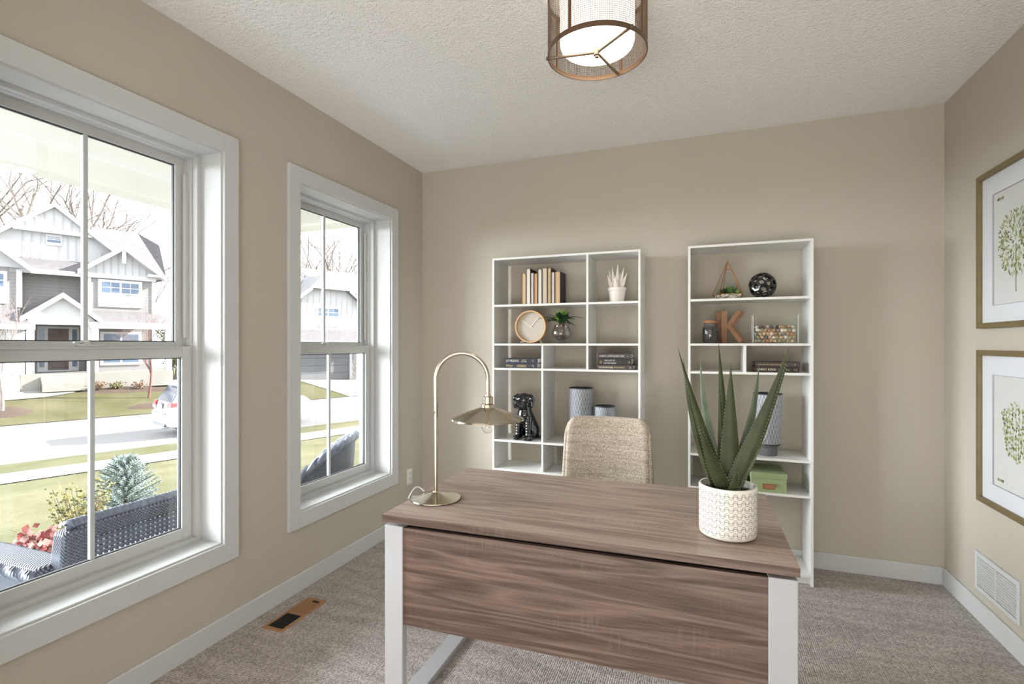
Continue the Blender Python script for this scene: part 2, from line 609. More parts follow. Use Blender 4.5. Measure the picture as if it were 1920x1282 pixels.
# ------------------------------------------------------------------ framed botanical prints
plain('bronze_frame', srgb(128, 112, 78), 0.42, metal=0.35, vary=0.08, vscale=14)
plain('mat_board', srgb(226, 228, 232), 0.85)
plain('mat_bevel', srgb(168, 168, 180), 0.85)
plain('art_paper', srgb(216, 217, 212), 0.9, vary=0.01)
glass('picture_glass', (0.99, 0.99, 0.99, 1), refl=0.55)
LEAFC = {'leaf_olive': (128, 132, 66), 'leaf_moss': (146, 152, 92), 'leaf_pale': (176, 178, 128), 'leaf_deep': (86, 98, 50)}
for k, c in LEAFC.items():
    plain('print_' + k, srgb(*c), 0.9, vary=0.12, vscale=60)
for k, c in {'a': (70, 60, 45), 'b': (110, 128, 70), 'c': (140, 160, 90), 'd': (150, 110, 80), 'e': (60, 62, 50)}.items():
    plain('swatch_' + k, srgb(*c), 0.9)

def picture(label, z0, z1, style):
    yl, yr = 3.177, 2.580
    cy_ = (yl + yr) / 2
    P_ = thing('framed_print', label, 'picture', (XR, cy_, z0), group='botanical prints on the wall')
    h, hw = z1 - z0, (yl - yr) / 2
    fw = 0.026
    mb = MB()
    for ya, yb, za, zb in ((-hw, -hw + fw, 0, h), (hw - fw, hw, 0, h), (-hw + fw, hw - fw, 0, fw), (-hw + fw, hw - fw, h - fw, h)):
        mb.box(-0.026, -0.001, ya, yb, za, zb)
    mb.build('frame', 'bronze_frame', P_, bevel=0.0015)
    a, b = hw - fw, h - fw
    # mat with a window, its dark bevel, and the print behind it
    wy, wb, wt = hw - 0.115, 0.105, h - 0.115
    mb = MB()
    for ya, yb, za, zb in ((-a, -wy, fw, b), (wy, a, fw, b), (-wy, wy, fw, wb), (-wy, wy, wt, b)):
        mb.box(-0.010, -0.004, ya, yb, za, zb)
    mb.build('mat_board', 'mat_board', P_)
    mb = MB()
    for ya, yb, za, zb in ((-wy, -wy + 0.003, wb, wt), (wy - 0.003, wy, wb, wt), (-wy, wy, wb, wb + 0.003), (-wy, wy, wt - 0.003, wt)):
        mb.box(-0.0095, -0.004, ya, yb, za, zb)
    mb.build('mat_bevel', 'mat_bevel', P_)
    art = MB().box(-0.0045, -0.001, -wy, wy, wb, wt).build('print', 'art_paper', P_)
    rnd = random.Random(style * 11 + 3)
    # drawn plant: many small flat leaves along branching stems
    leaves = {k: MB() for k in LEAFC}
    stems = MB()
    def leaf(y, z, ang, ln, wd, key):
        u = Vector((0, math.cos(ang), math.sin(ang)))
        w = Vector((0, -math.sin(ang), math.cos(ang)))
        p = Vector((-0.0048, y, z))
        pts = [p, p + u * ln * 0.35 + w * wd, p + u * ln * 0.75 + w * wd * 0.7, p + u * ln, p + u * ln * 0.75 - w * wd * 0.7, p + u * ln * 0.35 - w * wd]
        leaves[key].add([q + Vector((-rnd.uniform(0, 0.0004), 0, 0)) for q in pts], [(0, 1, 2, 3, 4, 5)])
    keys = list(LEAFC)
    cz = (wb + wt) / 2
    if style == 0:      # a round, dense crown on a short stem
        for _ in range(420):
            a_ = rnd.uniform(0, 6.283)
            r_ = 0.135 * math.sqrt(rnd.random())
            leaf(r_ * math.cos(a_), cz + 0.01 + r_ * math.sin(a_) * 1.02, a_ + rnd.uniform(-0.7, 0.7), rnd.uniform(0.014, 0.03), rnd.uniform(0.002, 0.005), rnd.choice(keys))
        stems.box(-0.0047, -0.0044, -0.003, 0.003, wb + 0.05, cz)
    else:               # an upright sprig with rounded leaves
        for s_ in range(9):
            y0 = -0.10 + 0.025 * s_
            zb = cz - 0.12 + abs(s_ - 4) * 0.012
            top = cz + 0.15 - abs(s_ - 4) * 0.012
            stems.add([(-0.0046, y0 * 0.7 - 0.001, zb), (-0.0046, y0 * 0.7 + 0.001, zb), (-0.0046, y0 * 1.08 + 0.001, top), (-0.0046, y0 * 1.08 - 0.001, top)], [(0, 1, 2, 3)])
            for k in range(26):
                t = k / 26
                leaf(y0 * (0.7 + 0.38 * t) + rnd.uniform(-0.008, 0.008), zb + (top - zb) * t, rnd.uniform(0, 6.283), rnd.uniform(0.011, 0.02), rnd.uniform(0.004, 0.007), rnd.choice(keys))
    for k in keys:
        leaves[k].build('drawn_leaves', 'print_' + k, art, recalc=False, kind='stuff')
    stems.build('drawn_stem', 'print_leaf_deep', art, recalc=False)
    # little row of colour chips on the print
    zc = wt - 0.035 if style == 0 else wb + 0.035
    ys = wy - 0.035
    for k, c in enumerate('abcd' if style == 0 else 'dcbe'):
        y_ = ys - k * 0.0135
        MB().box(-0.0052, -0.0044, y_ - 0.0105, y_, zc - 0.006, zc + 0.006).build('colour_chip', 'swatch_' + c, art)
    MB().box(-0.0165, -0.0145, -a, a, fw, b).build('pane', 'picture_glass', P_)
picture('upper bronze-framed print of a round green leafy plant in a white mat', 1.447, 2.192, 0)
picture('lower bronze-framed print of an upright green sprig in a white mat', 0.603, 1.342, 1)
# ------------------------------------------------------------------ furniture materials
def wood_mat(name, dark, mid, light_, seed=0.0):
    m, nt, b, N, L = base_mat(name)
    b.inputs['Roughness'].default_value = 0.42
    b.inputs['Specular IOR Level'].default_value = 0.4
    tc = N.new('ShaderNodeTexCoord')
    mp = N.new('ShaderNodeMapping')
    mp.inputs['Location'].default_value = (seed, seed * 1.7, seed * 0.6)
    mp.inputs['Scale'].default_value = (0.42, 6.0, 6.0)
    L.new(tc.outputs['Object'], mp.inputs['Vector'])
    big = noise(nt, mp.outputs[0], 1.6, 3, 0.5, 1.1)
    rings = math_node(nt, 'FRACT', math_node(nt, 'MULTIPLY', big, 6.0))
    tri = math_node(nt, 'ABSOLUTE', math_node(nt, 'SUBTRACT', math_node(nt, 'MULTIPLY', rings, 2.0), 1.0))
    mp2 = N.new('ShaderNodeMapping')
    mp2.inputs['Location'].default_value = (seed, 0, 0)
    mp2.inputs['Scale'].default_value = (1.2, 42, 42)
    L.new(tc.outputs['Object'], mp2.inputs['Vector'])
    fine = noise(nt, mp2.outputs[0], 3.0, 5, 0.65, 0.4)
    f = math_node(nt, 'ADD', math_node(nt, 'MULTIPLY', tri, 0.32), math_node(nt, 'ADD', math_node(nt, 'MULTIPLY', fine, 0.62), math_node(nt, 'MULTIPLY', big, 0.12)))
    col = ramp(nt, f, [(0.28, dark), (0.52, mid), (0.78, light_)])
    # pale saw marks across the grain, in patches
    mp3 = N.new('ShaderNodeMapping')
    mp3.inputs['Scale'].default_value = (110, 9, 9)
    L.new(tc.outputs['Object'], mp3.inputs['Vector'])
    saw = noise(nt, mp3.outputs[0], 1.0, 2, 0.5)
    mp4 = N.new('ShaderNodeMapping')
    mp4.inputs['Location'].default_value = (seed + 3.1, 1.3, 0.4)
    mp4.inputs['Scale'].default_value = (3.2, 9, 9)
    L.new(tc.outputs['Object'], mp4.inputs['Vector'])
    patch = noise(nt, mp4.outputs[0], 1.0, 2, 0.5)
    a = ramp(nt, saw, [(0.50, (0, 0, 0, 1)), (0.66, (1, 1, 1, 1))])
    c = ramp(nt, patch, [(0.55, (0, 0, 0, 1)), (0.72, (1, 1, 1, 1))])
    msk = math_node(nt, 'MULTIPLY', math_node(nt, 'MULTIPLY', a, c), 0.45)
    L.new(mixc(nt, msk, col, light_), b.inputs['Base Color'])
    bump(nt, fine, b, 0.12, 0.0015)
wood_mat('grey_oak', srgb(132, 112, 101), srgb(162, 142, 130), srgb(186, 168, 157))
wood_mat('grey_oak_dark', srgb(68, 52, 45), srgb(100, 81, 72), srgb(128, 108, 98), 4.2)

plain('metal_white', srgb(179, 179, 182), 0.35, spec=0.5)
plain('shelf_white', srgb(226, 225, 222), 0.4, spec=0.45)
plain('dark_gap', srgb(40, 36, 33), 0.8)
plain('nickel', srgb(205, 196, 180), 0.17, metal=1.0)
plain('black_rubber', srgb(28, 27, 27), 0.7)
plain('bronze_wire', srgb(110, 84, 62), 0.45, metal=0.4)
plain('bronze_band', srgb(110, 86, 66), 0.4, metal=0.55)
plain('nickel_pin', srgb(120, 104, 86), 0.35, metal=0.5)
emit('lit_glass', (1.0, 0.92, 0.80, 1), 1.8)
emit('lit_lens', (1.0, 0.90, 0.78, 1), 9.0)
plain('canopy_bronze', srgb(96, 78, 62), 0.45, metal=0.5)

# ------------------------------------------------------------------ ceiling light
LX, LY = -0.385, 1.985
o = thing('ceiling_light', 'round flush ceiling light with bronze wire-mesh drum and glowing white diffuser', 'ceiling light', (LX, LY, 2.495))
RD = 0.190
ZT = 0.215
mb = MB().lathe([(RD, 0.0), (RD + 0.002, 0.0), (RD + 0.002, 0.017), (RD - 0.002, 0.017), (RD - 0.002, 0.0), (RD, 0.0)], 72, cap0=False, cap1=False)
mb.build('lower_ring', 'bronze_band', o, smooth=40)
mb = MB().lathe([(RD, ZT), (RD + 0.002, ZT), (RD + 0.002, ZT + 0.017), (RD - 0.002, ZT + 0.017), (RD - 0.002, ZT), (RD, ZT)], 72, cap0=False, cap1=False)
mb.build('upper_ring', 'bronze_band', o, smooth=40)
mb = MB()
nw = 160
for k in range(nw):
    a = 2 * math.pi * k / nw
    mb.tube([(RD * math.cos(a), RD * math.sin(a), 0.015), (RD * math.cos(a), RD * math.sin(a), ZT + 0.003)], 0.0009, 3, cap=False)
nr = 27
for k in range(nr):
    z_ = 0.019 + k * (ZT - 0.02) / (nr - 1)
    mb.tube([(RD * math.cos(2 * math.pi * i / 64), RD * math.sin(2 * math.pi * i / 64), z_) for i in range(64)], 0.0009, 3, closed=True)
mb.build('wire_mesh', 'bronze_wire', o, recalc=False, kind='stuff')
for a in (R(250), R(340), R(70), R(160)):
    st = MB().box(RD - 0.003, RD + 0.001, -0.006, 0.006, 0.016, ZT + 0.001).move(Matrix.Rotation(a, 4, 'Z')).build('strap', 'bronze_band', o)
# diffuser: opal glass drum, lit from inside
df = MB().lathe([(0.132, 0.031), (0.139, 0.036), (0.143, 0.05), (0.143, 0.225)], 48, cap0=False, cap1=True).build('diffuser', 'lit_glass', o, smooth=50)
MB().lathe([(0.014, 0.030), (0.125, 0.0295), (0.133, 0.031)], 48, cap0=False, cap1=True).build('lens', 'lit_lens', df, smooth=50)
MB().lathe([(0.075, 0.232), (0.075, 0.2495), (0.02, 0.2495)], 40).build('canopy', 'canopy_bronze', o, smooth=40)
MB().lathe([(0.012, 0.02), (0.012, 0.034), (0.004, 0.06), (0.004, 0.232)], 16).build('stem', 'nickel_pin', o, smooth=40)
for az in (189, 74, 320):
    a = R(az)
    dx, dy = math.cos(a), math.sin(a)
    MB().tube([(dx * 0.010, dy * 0.010, 0.012), (dx * (RD + 0.004), dy * (RD + 0.004), 0.009)], 0.0060, 10).build('spoke', 'nickel_pin', o, smooth=40)
    MB().tube([(dx * (RD + 0.001), dy * (RD + 0.001), 0.009), (dx * (RD + 0.009), dy * (RD + 0.009), 0.009)], [0.008, 0.0065], 14).build('finial', 'nickel_pin', o, smooth=40)
MB().lathe([(0.004, -0.010), (0.008, -0.008), (0.008, -0.002), (0.013, 0.0), (0.013, 0.02), (0.006, 0.022)], 20).build('hub', 'nickel_pin', o, smooth=40)

# ------------------------------------------------------------------ desk
DX, DY = -0.427, 1.972
o = thing('desk', 'grey oak writing desk with a deep front panel and white steel frame legs', 'desk', (DX, DY, 0.0), R(0.9))
hw, hd, zt = 0.676, 0.373, 0.750
MB().box(-hw, hw, -hd, hd, zt - 0.027, zt).build('desk_top', 'grey_oak', o, bevel=0.0012)
MB().box(-hw, hw, -hd - 0.001, -hd + 0.0002, zt - 0.0265, zt - 0.0008).build('edge_shade_strip', 'grey_oak_dark', o)  # shade of the front edge, put into a darker strip
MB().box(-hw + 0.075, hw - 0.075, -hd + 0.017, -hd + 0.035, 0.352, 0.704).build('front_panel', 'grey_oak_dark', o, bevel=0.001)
for s in (-1, 1):
    xo, xi = s * (hw - 0.003), s * (hw - 0.078)
    fr = MB()
    fr.box(xo, xi, -hd + 0.012, -hd + 0.042, 0.0, 0.708).build('leg', 'metal_white', o, bevel=0.0025)
    MB().box(xo, xi, hd - 0.042, hd - 0.012, 0.0, 0.708).build('leg', 'metal_white', o, bevel=0.0025)
    MB().box(xo, xi, -hd + 0.042, hd - 0.042, 0.0, 0.024).build('floor_bar', 'metal_white', o, bevel=0.0025)
    MB().box(xo, xi, -hd + 0.042, hd - 0.042, 0.684, 0.708).build('top_bar', 'metal_white', o, bevel=0.0025)
    MB().box(s * (hw - 0.025), s * (hw - 0.060), -hd + 0.06, hd - 0.06, 0.7075, 0.7235).build('spacer', 'dark_gap', o)
MB().box(-hw + 0.078, hw - 0.078, -hd + 0.050, -hd + 0.075, 0.690, 0.7232).build('cross_rail', 'dark_gap', o)
MB().box(-hw + 0.078, hw - 0.078, hd - 0.075, hd - 0.050, 0.690, 0.7232).build('cross_rail', 'dark_gap', o)

# ------------------------------------------------------------------ desk lamp
def desk_lamp():
    o = thing('desk_lamp', 'polished nickel arched desk lamp with a wide conical shade', 'lamp', (-1.004, 1.822, 0.7502))
    dv = Vector((0.936, 0.35, 0)).normalized()           # direction of the arm
    MB().lathe([(0.098, 0.0), (0.100, 0.003), (0.099, 0.006), (0.060, 0.014), (0.022, 0.024), (0.011, 0.028), (0.010, 0.032)], 56).build('base', 'nickel', o, smooth=35)
    MB().lathe([(0.099, -0.0001), (0.1005, 0.0012), (0.1005, 0.003), (0.098, 0.003)], 56).build('base_pad', 'black_rubber', o, smooth=35)
    rr = 0.1045
    z0, zt = 0.028, 0.480
    pts = [(0, 0, z0), (0, 0, 0.30), (0, 0, zt)]
    for k in range(1, 25):
        a = math.pi * k / 24
        c = dv * (rr - rr * math.cos(a))
        pts.append((c.x, c.y, zt + rr * math.sin(a)))
    e = dv * (2 * rr)
    pts += [(e.x, e.y, zt - 0.02), (e.x, e.y, 0.418)]
    MB().tube(pts, 0.0088, 16).build('arm', 'nickel', o, smooth=50)
    MB().lathe([(0.0094, 0.455), (0.0094, 0.463)], 16, (0, 0, 0)).build('joint_ring', 'nickel', o, smooth=40)
    MB().lathe([(0.0094, 0.452), (0.0094, 0.458)], 16, (e.x, e.y, 0)).build('joint_ring', 'nickel', o, smooth=40)
    MB().lathe([(0.004, -0.003), (0.004, 0.003)], 10, (0.0, -0.010, 0.348), axis='y').build('set_screw', 'nickel', o)
    ex, ey = e.x, e.y
    MB().lathe([(0.010, 0.420), (0.012, 0.412), (0.022, 0.409), (0.022, 0.384), (0.018, 0.380)], 28, (ex, ey, 0)).build('socket_cap', 'nickel', o, smooth=35)
    sh = MB().lathe([(0.018, 0.381), (0.027, 0.379), (0.028, 0.368), (0.034, 0.366), (0.090, 0.346), (0.143, 0.323), (0.146, 0.317), (0.143, 0.318),
                     (0.088, 0.342), (0.030, 0.362), (0.018, 0.364)], 64, (ex, ey, 0), cap0=False, cap1=False).build('shade', 'nickel', o, smooth=35)
    MB().lathe([(0.015, 0.366), (0.015, 0.335), (0.013, 0.330)], 20, (ex, ey, 0)).build('bulb_socket', 'nickel', o, smooth=35)
    prof = [(0.012, 0.331), (0.016, 0.318), (0.0235, 0.300), (0.0255, 0.288), (0.022, 0.274), (0.013, 0.265), (0.002, 0.262)]
    bl = MB().lathe(prof, 24, (ex, ey, 0)).build('bulb', 'bulb_glass', o, smooth=60)
    MB().tube([(ex - 0.006, ey, 0.325), (ex - 0.008, ey, 0.285), (ex, ey, 0.292), (ex + 0.008, ey, 0.285), (ex + 0.006, ey, 0.325)], 0.0009, 6).build('filament', 'nickel_pin', bl)
    # clear cord leaving the base on the window side
    cord = []
    for k in range(22):
        t = k / 21
        cord.append((-0.074 - 0.026 * t - 0.016 * math.sin(t * math.pi), 0.036 - 0.078 * t + 0.024 * math.sin(t * math.pi), 0.013 - 0.0095 * t + 0.022 * math.sin(t * math.pi)))
    MB().tube(cord, 0.0032, 8).build('cord', 'clear_cord', o, smooth=50)
glass('bulb_glass', (0.97, 0.97, 0.96, 1), refl=1.6)
plain('clear_cord', srgb(225, 226, 226), 0.2, spec=0.6)
desk_lamp()

# ------------------------------------------------------------------ upholstered chair
def tweed_mat():
    m, nt, b, N, L = base_mat('tweed')
    b.inputs['Roughness'].default_value = 0.95
    b.inputs['Specular IOR Level'].default_value = 0.1
    b.inputs['Sheen Weight'].default_value = 0.2
    f1 = noise(nt, coords(nt, (140, 420, 420)), 1.0, 2, 0.6)
    f2 = noise(nt, coords(nt, (420, 140, 140)), 1.0, 2, 0.6)
    f3 = noise(nt, coords(nt, (6, 6, 90)), 1.0, 2, 0.5)
    f = math_node(nt, 'ADD', math_node(nt, 'MULTIPLY', math_node(nt, 'ADD', f1, f2), 0.42), math_node(nt, 'MULTIPLY', f3, 0.16))
    L.new(ramp(nt, f, [(0.36, srgb(110, 96, 80)), (0.5, srgb(172, 158, 142)), (0.64, srgb(222, 212, 200))]), b.inputs['Base Color'])
    bump(nt, f, b, 0.5, 0.003)
tweed_mat()
plain('chair_wood', srgb(92, 70, 52), 0.45, vary=0.1)

def chair():
    o = thing('desk_chair', 'beige tweed upholstered chair behind the desk', 'chair', (-0.475, 2.60, 0.0), R(2.0))
    # back shell: rounded trapezoid, gently wrapped
    def outline(t):
        # half-width at height fraction t with rounded top corners
        w = 0.238 - 0.018 * t ** 1.2
        r_ = 0.16
        if t > 1 - r_:
            k = (t - (1 - r_)) / r_
            w -= 0.052 * (1 - math.sqrt(max(0, 1 - k * k)))
        return w
    nu, nv = 25, 22
    mb = MB()
    def srf(off):
        def fn(u, v):
            x = (2 * u - 1)
            t = 1 - (1 - v) ** 1.5
            w = outline(t)
            z = 0.47 + 0.505 * t
            edge = min(1.0, (1 - abs(x)) * 7.0)
            edge = math.sqrt(max(0, 1 - (1 - edge) ** 2))
            topk = min(1.0, (1 - t) * 14.0)
            topk = math.sqrt(max(0, 1 - (1 - topk) ** 2))
            th = 0.030 * (0.25 + 0.75 * min(edge, topk))
            xx = math.sin(x * math.pi / 2) if False else x
            y = 0.16 - 0.045 * xx * xx + 0.055 * t + off * th
            return (xx * w, y, z)
        return fn
    mb.grid(srf(-1), nu, nv)
    k = len(mb.v)
    mb.grid(srf(1), nu, nv)
    def idx(base, i, j): return base + j * nu + i
    for j in range(nv - 1):
        for i in (0, nu - 1):
            mb.f.append((idx(0, i, j), idx(0, i, j + 1), idx(k, i, j + 1), idx(k, i, j)))
    for i in range(nu - 1):
        for j in (0, nv - 1):
            mb.f.append((idx(0, i, j), idx(0, i + 1, j), idx(k, i + 1, j), idx(k, i, j)))
    mb.build('backrest', 'tweed', o, smooth=70)
    # rolled side welts
    for s in (-1, 1):
        mb = MB()
        pts = []
        for q in range(16):
            t = q / 15
            pts.append((s * (outline(t) - 0.004), 0.16 - 0.045 + 0.055 * t, 0.47 + 0.505 * t * 0.985))
        mb.tube(pts, [0.014] * 13 + [0.012, 0.010, 0.008], 10).build('side_welt', 'tweed', o, smooth=70)
    def seat(u, v):
        a = 2 * math.pi * u
        c, s_ = math.cos(a), math.sin(a)
        p = 4.0
        rr = 1.0 / (abs(c) ** p + abs(s_) ** p) ** (1 / p)
        prof = [(0.0, 0.435), (0.92, 0.435), (1.0, 0.45), (1.0, 0.475), (0.95, 0.492), (0.0, 0.505)]
        k = min(int(v * (len(prof) - 1)), len(prof) - 2)
        f = v * (len(prof) - 1) - k
        r_ = prof[k][0] * (1 - f) + prof[k + 1][0] * f
        z = prof[k][1] * (1 - f) + prof[k + 1][1] * f
        return (c * rr * r_ * 0.235, s_ * rr * r_ * 0.225 - 0.055, z)
    MB().grid(seat, 40, 16, closed_u=True).build('seat', 'tweed', o, smooth=60, merge=True)
    for sx in (-1, 1):
        for sy in (-1, 1):
            MB().tube([(sx * 0.17, sy * 0.16 - 0.05, 0.438), (sx * 0.215, sy * 0.205 - 0.05, 0.0)], [0.018, 0.011], 12).build('leg', 'chair_wood', o, smooth=50)
chair()

# ------------------------------------------------------------------ bookcases
BY0, BY1, T = 3.30, 3.578, 0.014
SH = [1.645, 1.376, 1.207, 0.710, 0.510]          # top faces of the shelves
def bookcase(label, x0, x1, dividers):
    cx = (x0 + x1) / 2
    o = thing('bookcase', label, 'bookcase', (cx, BY0, 0.0), group='white open bookcases')
    def B(nm, xa, xb, ya, yb, za, zb):
        return MB().box(xa - cx, xb - cx, ya - BY0, yb - BY0, za, zb).build(nm, 'shelf_white', o, bevel=0.0008)
    # side panels are notched over the baseboard, so they stop short of the wall
    B('side_panel', x0, x0 + T, BY0, BY1, 0.0, 1.969)
    B('side_panel', x1 - T, x1, BY0, BY1, 0.0, 1.969)
    B('top_panel', x0 + T, x1 - T, BY0, BY1, 1.969 - T, 1.969)
    for z in SH:
        B('shelf', x0 + T, x1 - T, BY0 + 0.0008, BY1 - 0.001, z - T, z)
    B('bottom_panel', x0 + T, x1 - T, BY0 + 0.0008, BY1 - 0.001, 0.050, 0.050 + T)
    B('toe_kick', x0 + T, x1 - T, BY0 + 0.035, BY0 + 0.05, 0.0, 0.050)
    for xd, za, zb in dividers:
        B('divider', xd - T / 2, xd + T / 2, BY0 + 0.0008, BY1 - 0.001, za, zb)
    return o
bookcase('wide white open bookcase standing nearer the windows', -1.374, -0.365,
         [(-0.704, SH[0], 1.955), (-0.704, SH[1], SH[0] - T), (-0.704, SH[2], SH[1] - T), (-1.010, SH[2], SH[1] - T), (-1.010, SH[3], SH[2] - T), (-1.010, SH[4], SH[3] - T), (-1.010, 0.064, SH[4] - T)])
bookcase('narrow white open bookcase behind the aloe plant', -0.082, 0.588, [(0.235, SH[2], SH[1] - T)])
# ------------------------------------------------------------------ potted aloe on the desk
plain('pot_white', srgb(232, 229, 222), 0.6, bstr=0.1, bscale=120, bdist=0.001)
plain('pot_groove', srgb(150, 142, 132), 0.75)
plain('potting_soil', srgb(62, 50, 40), 0.95, vary=0.5, vscale=180)
plain('gravel_brown', srgb(98, 80, 64), 0.85, vary=0.4, vscale=90)
plain('gravel_grey', srgb(120, 112, 100), 0.85, vary=0.3, vscale=90)

def leaf_mat(name, dark, light_, scale=7.0, rough=0.42):
    m, nt, b, N, L = base_mat(name)
    b.inputs['Roughness'].default_value = rough
    b.inputs['Specular IOR Level'].default_value = 0.4
    f = noise(nt, coords(nt), scale, 3)
    L.new(ramp(nt, f, [(0.3, dark), (0.7, light_)]), b.inputs['Base Color'])
    return m
leaf_mat('aloe_green', srgb(36, 44, 21), srgb(63, 71, 36), 9, 0.55)
leaf_mat('aloe_grey_green', srgb(72, 84, 66), srgb(98, 110, 88), 9)
leaf_mat('aloe_edge', srgb(150, 140, 105), srgb(176, 168, 132), 20)

PX, PY = 0.077, 1.812
def aloe():
    o = thing('potted_aloe', 'tall spiky green aloe in a white pot with an engraved wave pattern', 'potted plant', (PX, PY, 0.7535))
    RP, HP = 0.0885, 0.162
    pot = MB().lathe([(0.079, 0.0), (0.0855, 0.004), (RP, 0.012), (RP, HP - 0.004), (RP - 0.0015, HP), (RP - 0.007, HP), (RP - 0.0085, HP - 0.003), (RP - 0.0085, 0.125), (0.03, 0.125)], 72, cap1=True).build('pot', 'pot_white', o, smooth=40)
    # engraved pattern: greyer wave lines in nested rows round the pot
    ncol, rows = 22, 7
    rh = (HP - 0.022) / rows
    pw = 2 * math.pi / ncol
    mb = MB()
    def on(a, z, r_=RP + 0.00035):
        return (r_ * math.cos(a), r_ * math.sin(a), z)
    def ribbon(pts, w):
        # flat ribbon that follows the pot wall; pts in (angle, z)
        n = len(pts)
        L_, R_ = [], []
        for i in range(n):
            a0, z0 = pts[max(i - 1, 0)]
            a1, z1 = pts[min(i + 1, n - 1)]
            ta, tz = (a1 - a0) * RP, z1 - z0
            l = math.hypot(ta, tz) or 1
            na, nz = -tz / l, ta / l
            a, z = pts[i]
            L_.append(on(a + na * w / RP, z + nz * w))
            R_.append(on(a - na * w / RP, z - nz * w))
        mb.add(L_ + R_, [(i, i + 1, n + i + 1, n + i) for i in range(n - 1)])
    for r_ in range(rows):
        zb = 0.012 + r_ * rh
        for off, amp in ((0.0, 1.0), (0.0062, 1.0)):
            pts = []
            for c in range(ncol):
                a0 = c * pw
                up, dn = zb + rh * 0.62 + off, zb + rh * 0.10 + off
                ch = pw * 0.10
                pts += [(a0 + pw * 0.02, dn + 0.004), (a0 + pw * 0.02, up - 0.004), (a0 + ch, up), (a0 + pw * 0.5 - ch, up),
                        (a0 + pw * 0.48, up - 0.004), (a0 + pw * 0.48, dn + 0.004), (a0 + pw * 0.5 + ch, dn), (a0 + pw - ch, dn)]
            pts.append((ncol * pw + pw * 0.02, zb + rh * 0.10 + off + 0.004))
            ribbon(pts, 0.00085)
    mb.build('wave_pattern', 'pot_groove', pot, recalc=True, kind='stuff')
    so = MB().lathe([(0.0, 0.140), (0.03, 0.143), (0.06, 0.141), (RP - 0.0087, 0.137), (RP - 0.0087, 0.126)], 48, cap0=False).build('soil', 'potting_soil', o, smooth=60)
    rnd = random.Random(5)
    for mat in ('gravel_brown', 'gravel_grey', 'potting_soil'):
        g = MB()
        for _ in range(130):
            a, r_ = rnd.uniform(0, 6.283), 0.074 * math.sqrt(rnd.random())
            q = rnd.uniform(0.0022, 0.0045)
            g.ball((r_ * math.cos(a), r_ * math.sin(a), 0.1425 + rnd.uniform(-0.001, 0.002)), q, 6, 4, (1, rnd.uniform(0.6, 1), 0.6), Matrix.Rotation(a * 3, 3, 'Z'))
        g.build('grit', mat, so, recalc=False, kind='stuff', smooth=60)
    # leaves: base offset, tip (world x, y, z), greatest width, bend, twist, material
    def leaf(bx, by, tip, wid, bend=0.0, roll=0.0, mat='aloe_green', bz=0.138, fat=0.3, sag=0.0):
        b = Vector((bx, by, bz))
        t = Vector((tip[0] - PX, tip[1] - PY, tip[2] - 0.7535))
        d = t - b
        side = d.cross(Vector((0, 1, 0))).normalized()           # across, seen from the front
        side = (Matrix.Rotation(roll, 3, d.normalized()) @ side).normalized()
        back = side.cross(d.normalized()).normalized()
        n = 26
        secs = []
        for i in range(n + 1):
            s = i / n
            c = b + d * s + side * (bend * d.length * 4 * s * (1 - s)) + Vector((0, 0, -sag * 4 * s * (1 - s)))
            prof = (0.78 + 0.9 * s) if s < 0.22 else 0.978 * (1 - ((s - 0.22) / 0.78) ** 1.22)
            w = wid / 2 * max(prof, 0.02)
            secs.append((c, w))
        mb = MB()
        vs_ = []
        for c, w in secs:
            dp = w * fat
            vs_ += [c - side * w, c - side * w * 0.5 - back * dp * 0.75, c - back * dp, c + side * w * 0.5 - back * dp * 0.75, c + side * w,
                    c + side * w * 0.45 + back * dp * 0.10, c + back * dp * 0.02, c - side * w * 0.45 + back * dp * 0.10]
        fs_ = []
        for i in range(n):
            for k in range(8):
                l = (k + 1) % 8
                fs_.append((i * 8 + k, i * 8 + l, (i + 1) * 8 + l, (i + 1) * 8 + k))
        fs_.append(tuple(range(8)))
        fs_.append(tuple(range(n * 8, n * 8 + 8)))
        mb.add(vs_, fs_)
        lf = mb.build('leaf', mat, o, smooth=50)
        # marginal teeth
        tb = MB()
        step = 0.0115
        cnt = max(4, int(d.length / step))
        for k in range(1, cnt):
            s = k / cnt * 0.96
            i = min(int(s * n), n - 1)
            f = s * n - i
            c = secs[i][0].lerp(secs[i + 1][0], f)
            w = secs[i][1] * (1 - f) + secs[i + 1][1] * f
            for sg in (-1, 1):
                p = c + side * sg * (w - 0.0004)
                u = d.normalized()
                q = 0.0022
                tb.add([p - u * q, p + u * q * 0.6, p + side * sg * 0.0030 + u * q * 0.9, p + back * 0.0008], [(0, 1, 2), (0, 2, 3), (1, 3, 2), (0, 3, 1)])
        tb.build('teeth', 'aloe_edge', lf, recalc=True)
        return lf
    return leaf
aloe_leaf = aloe()
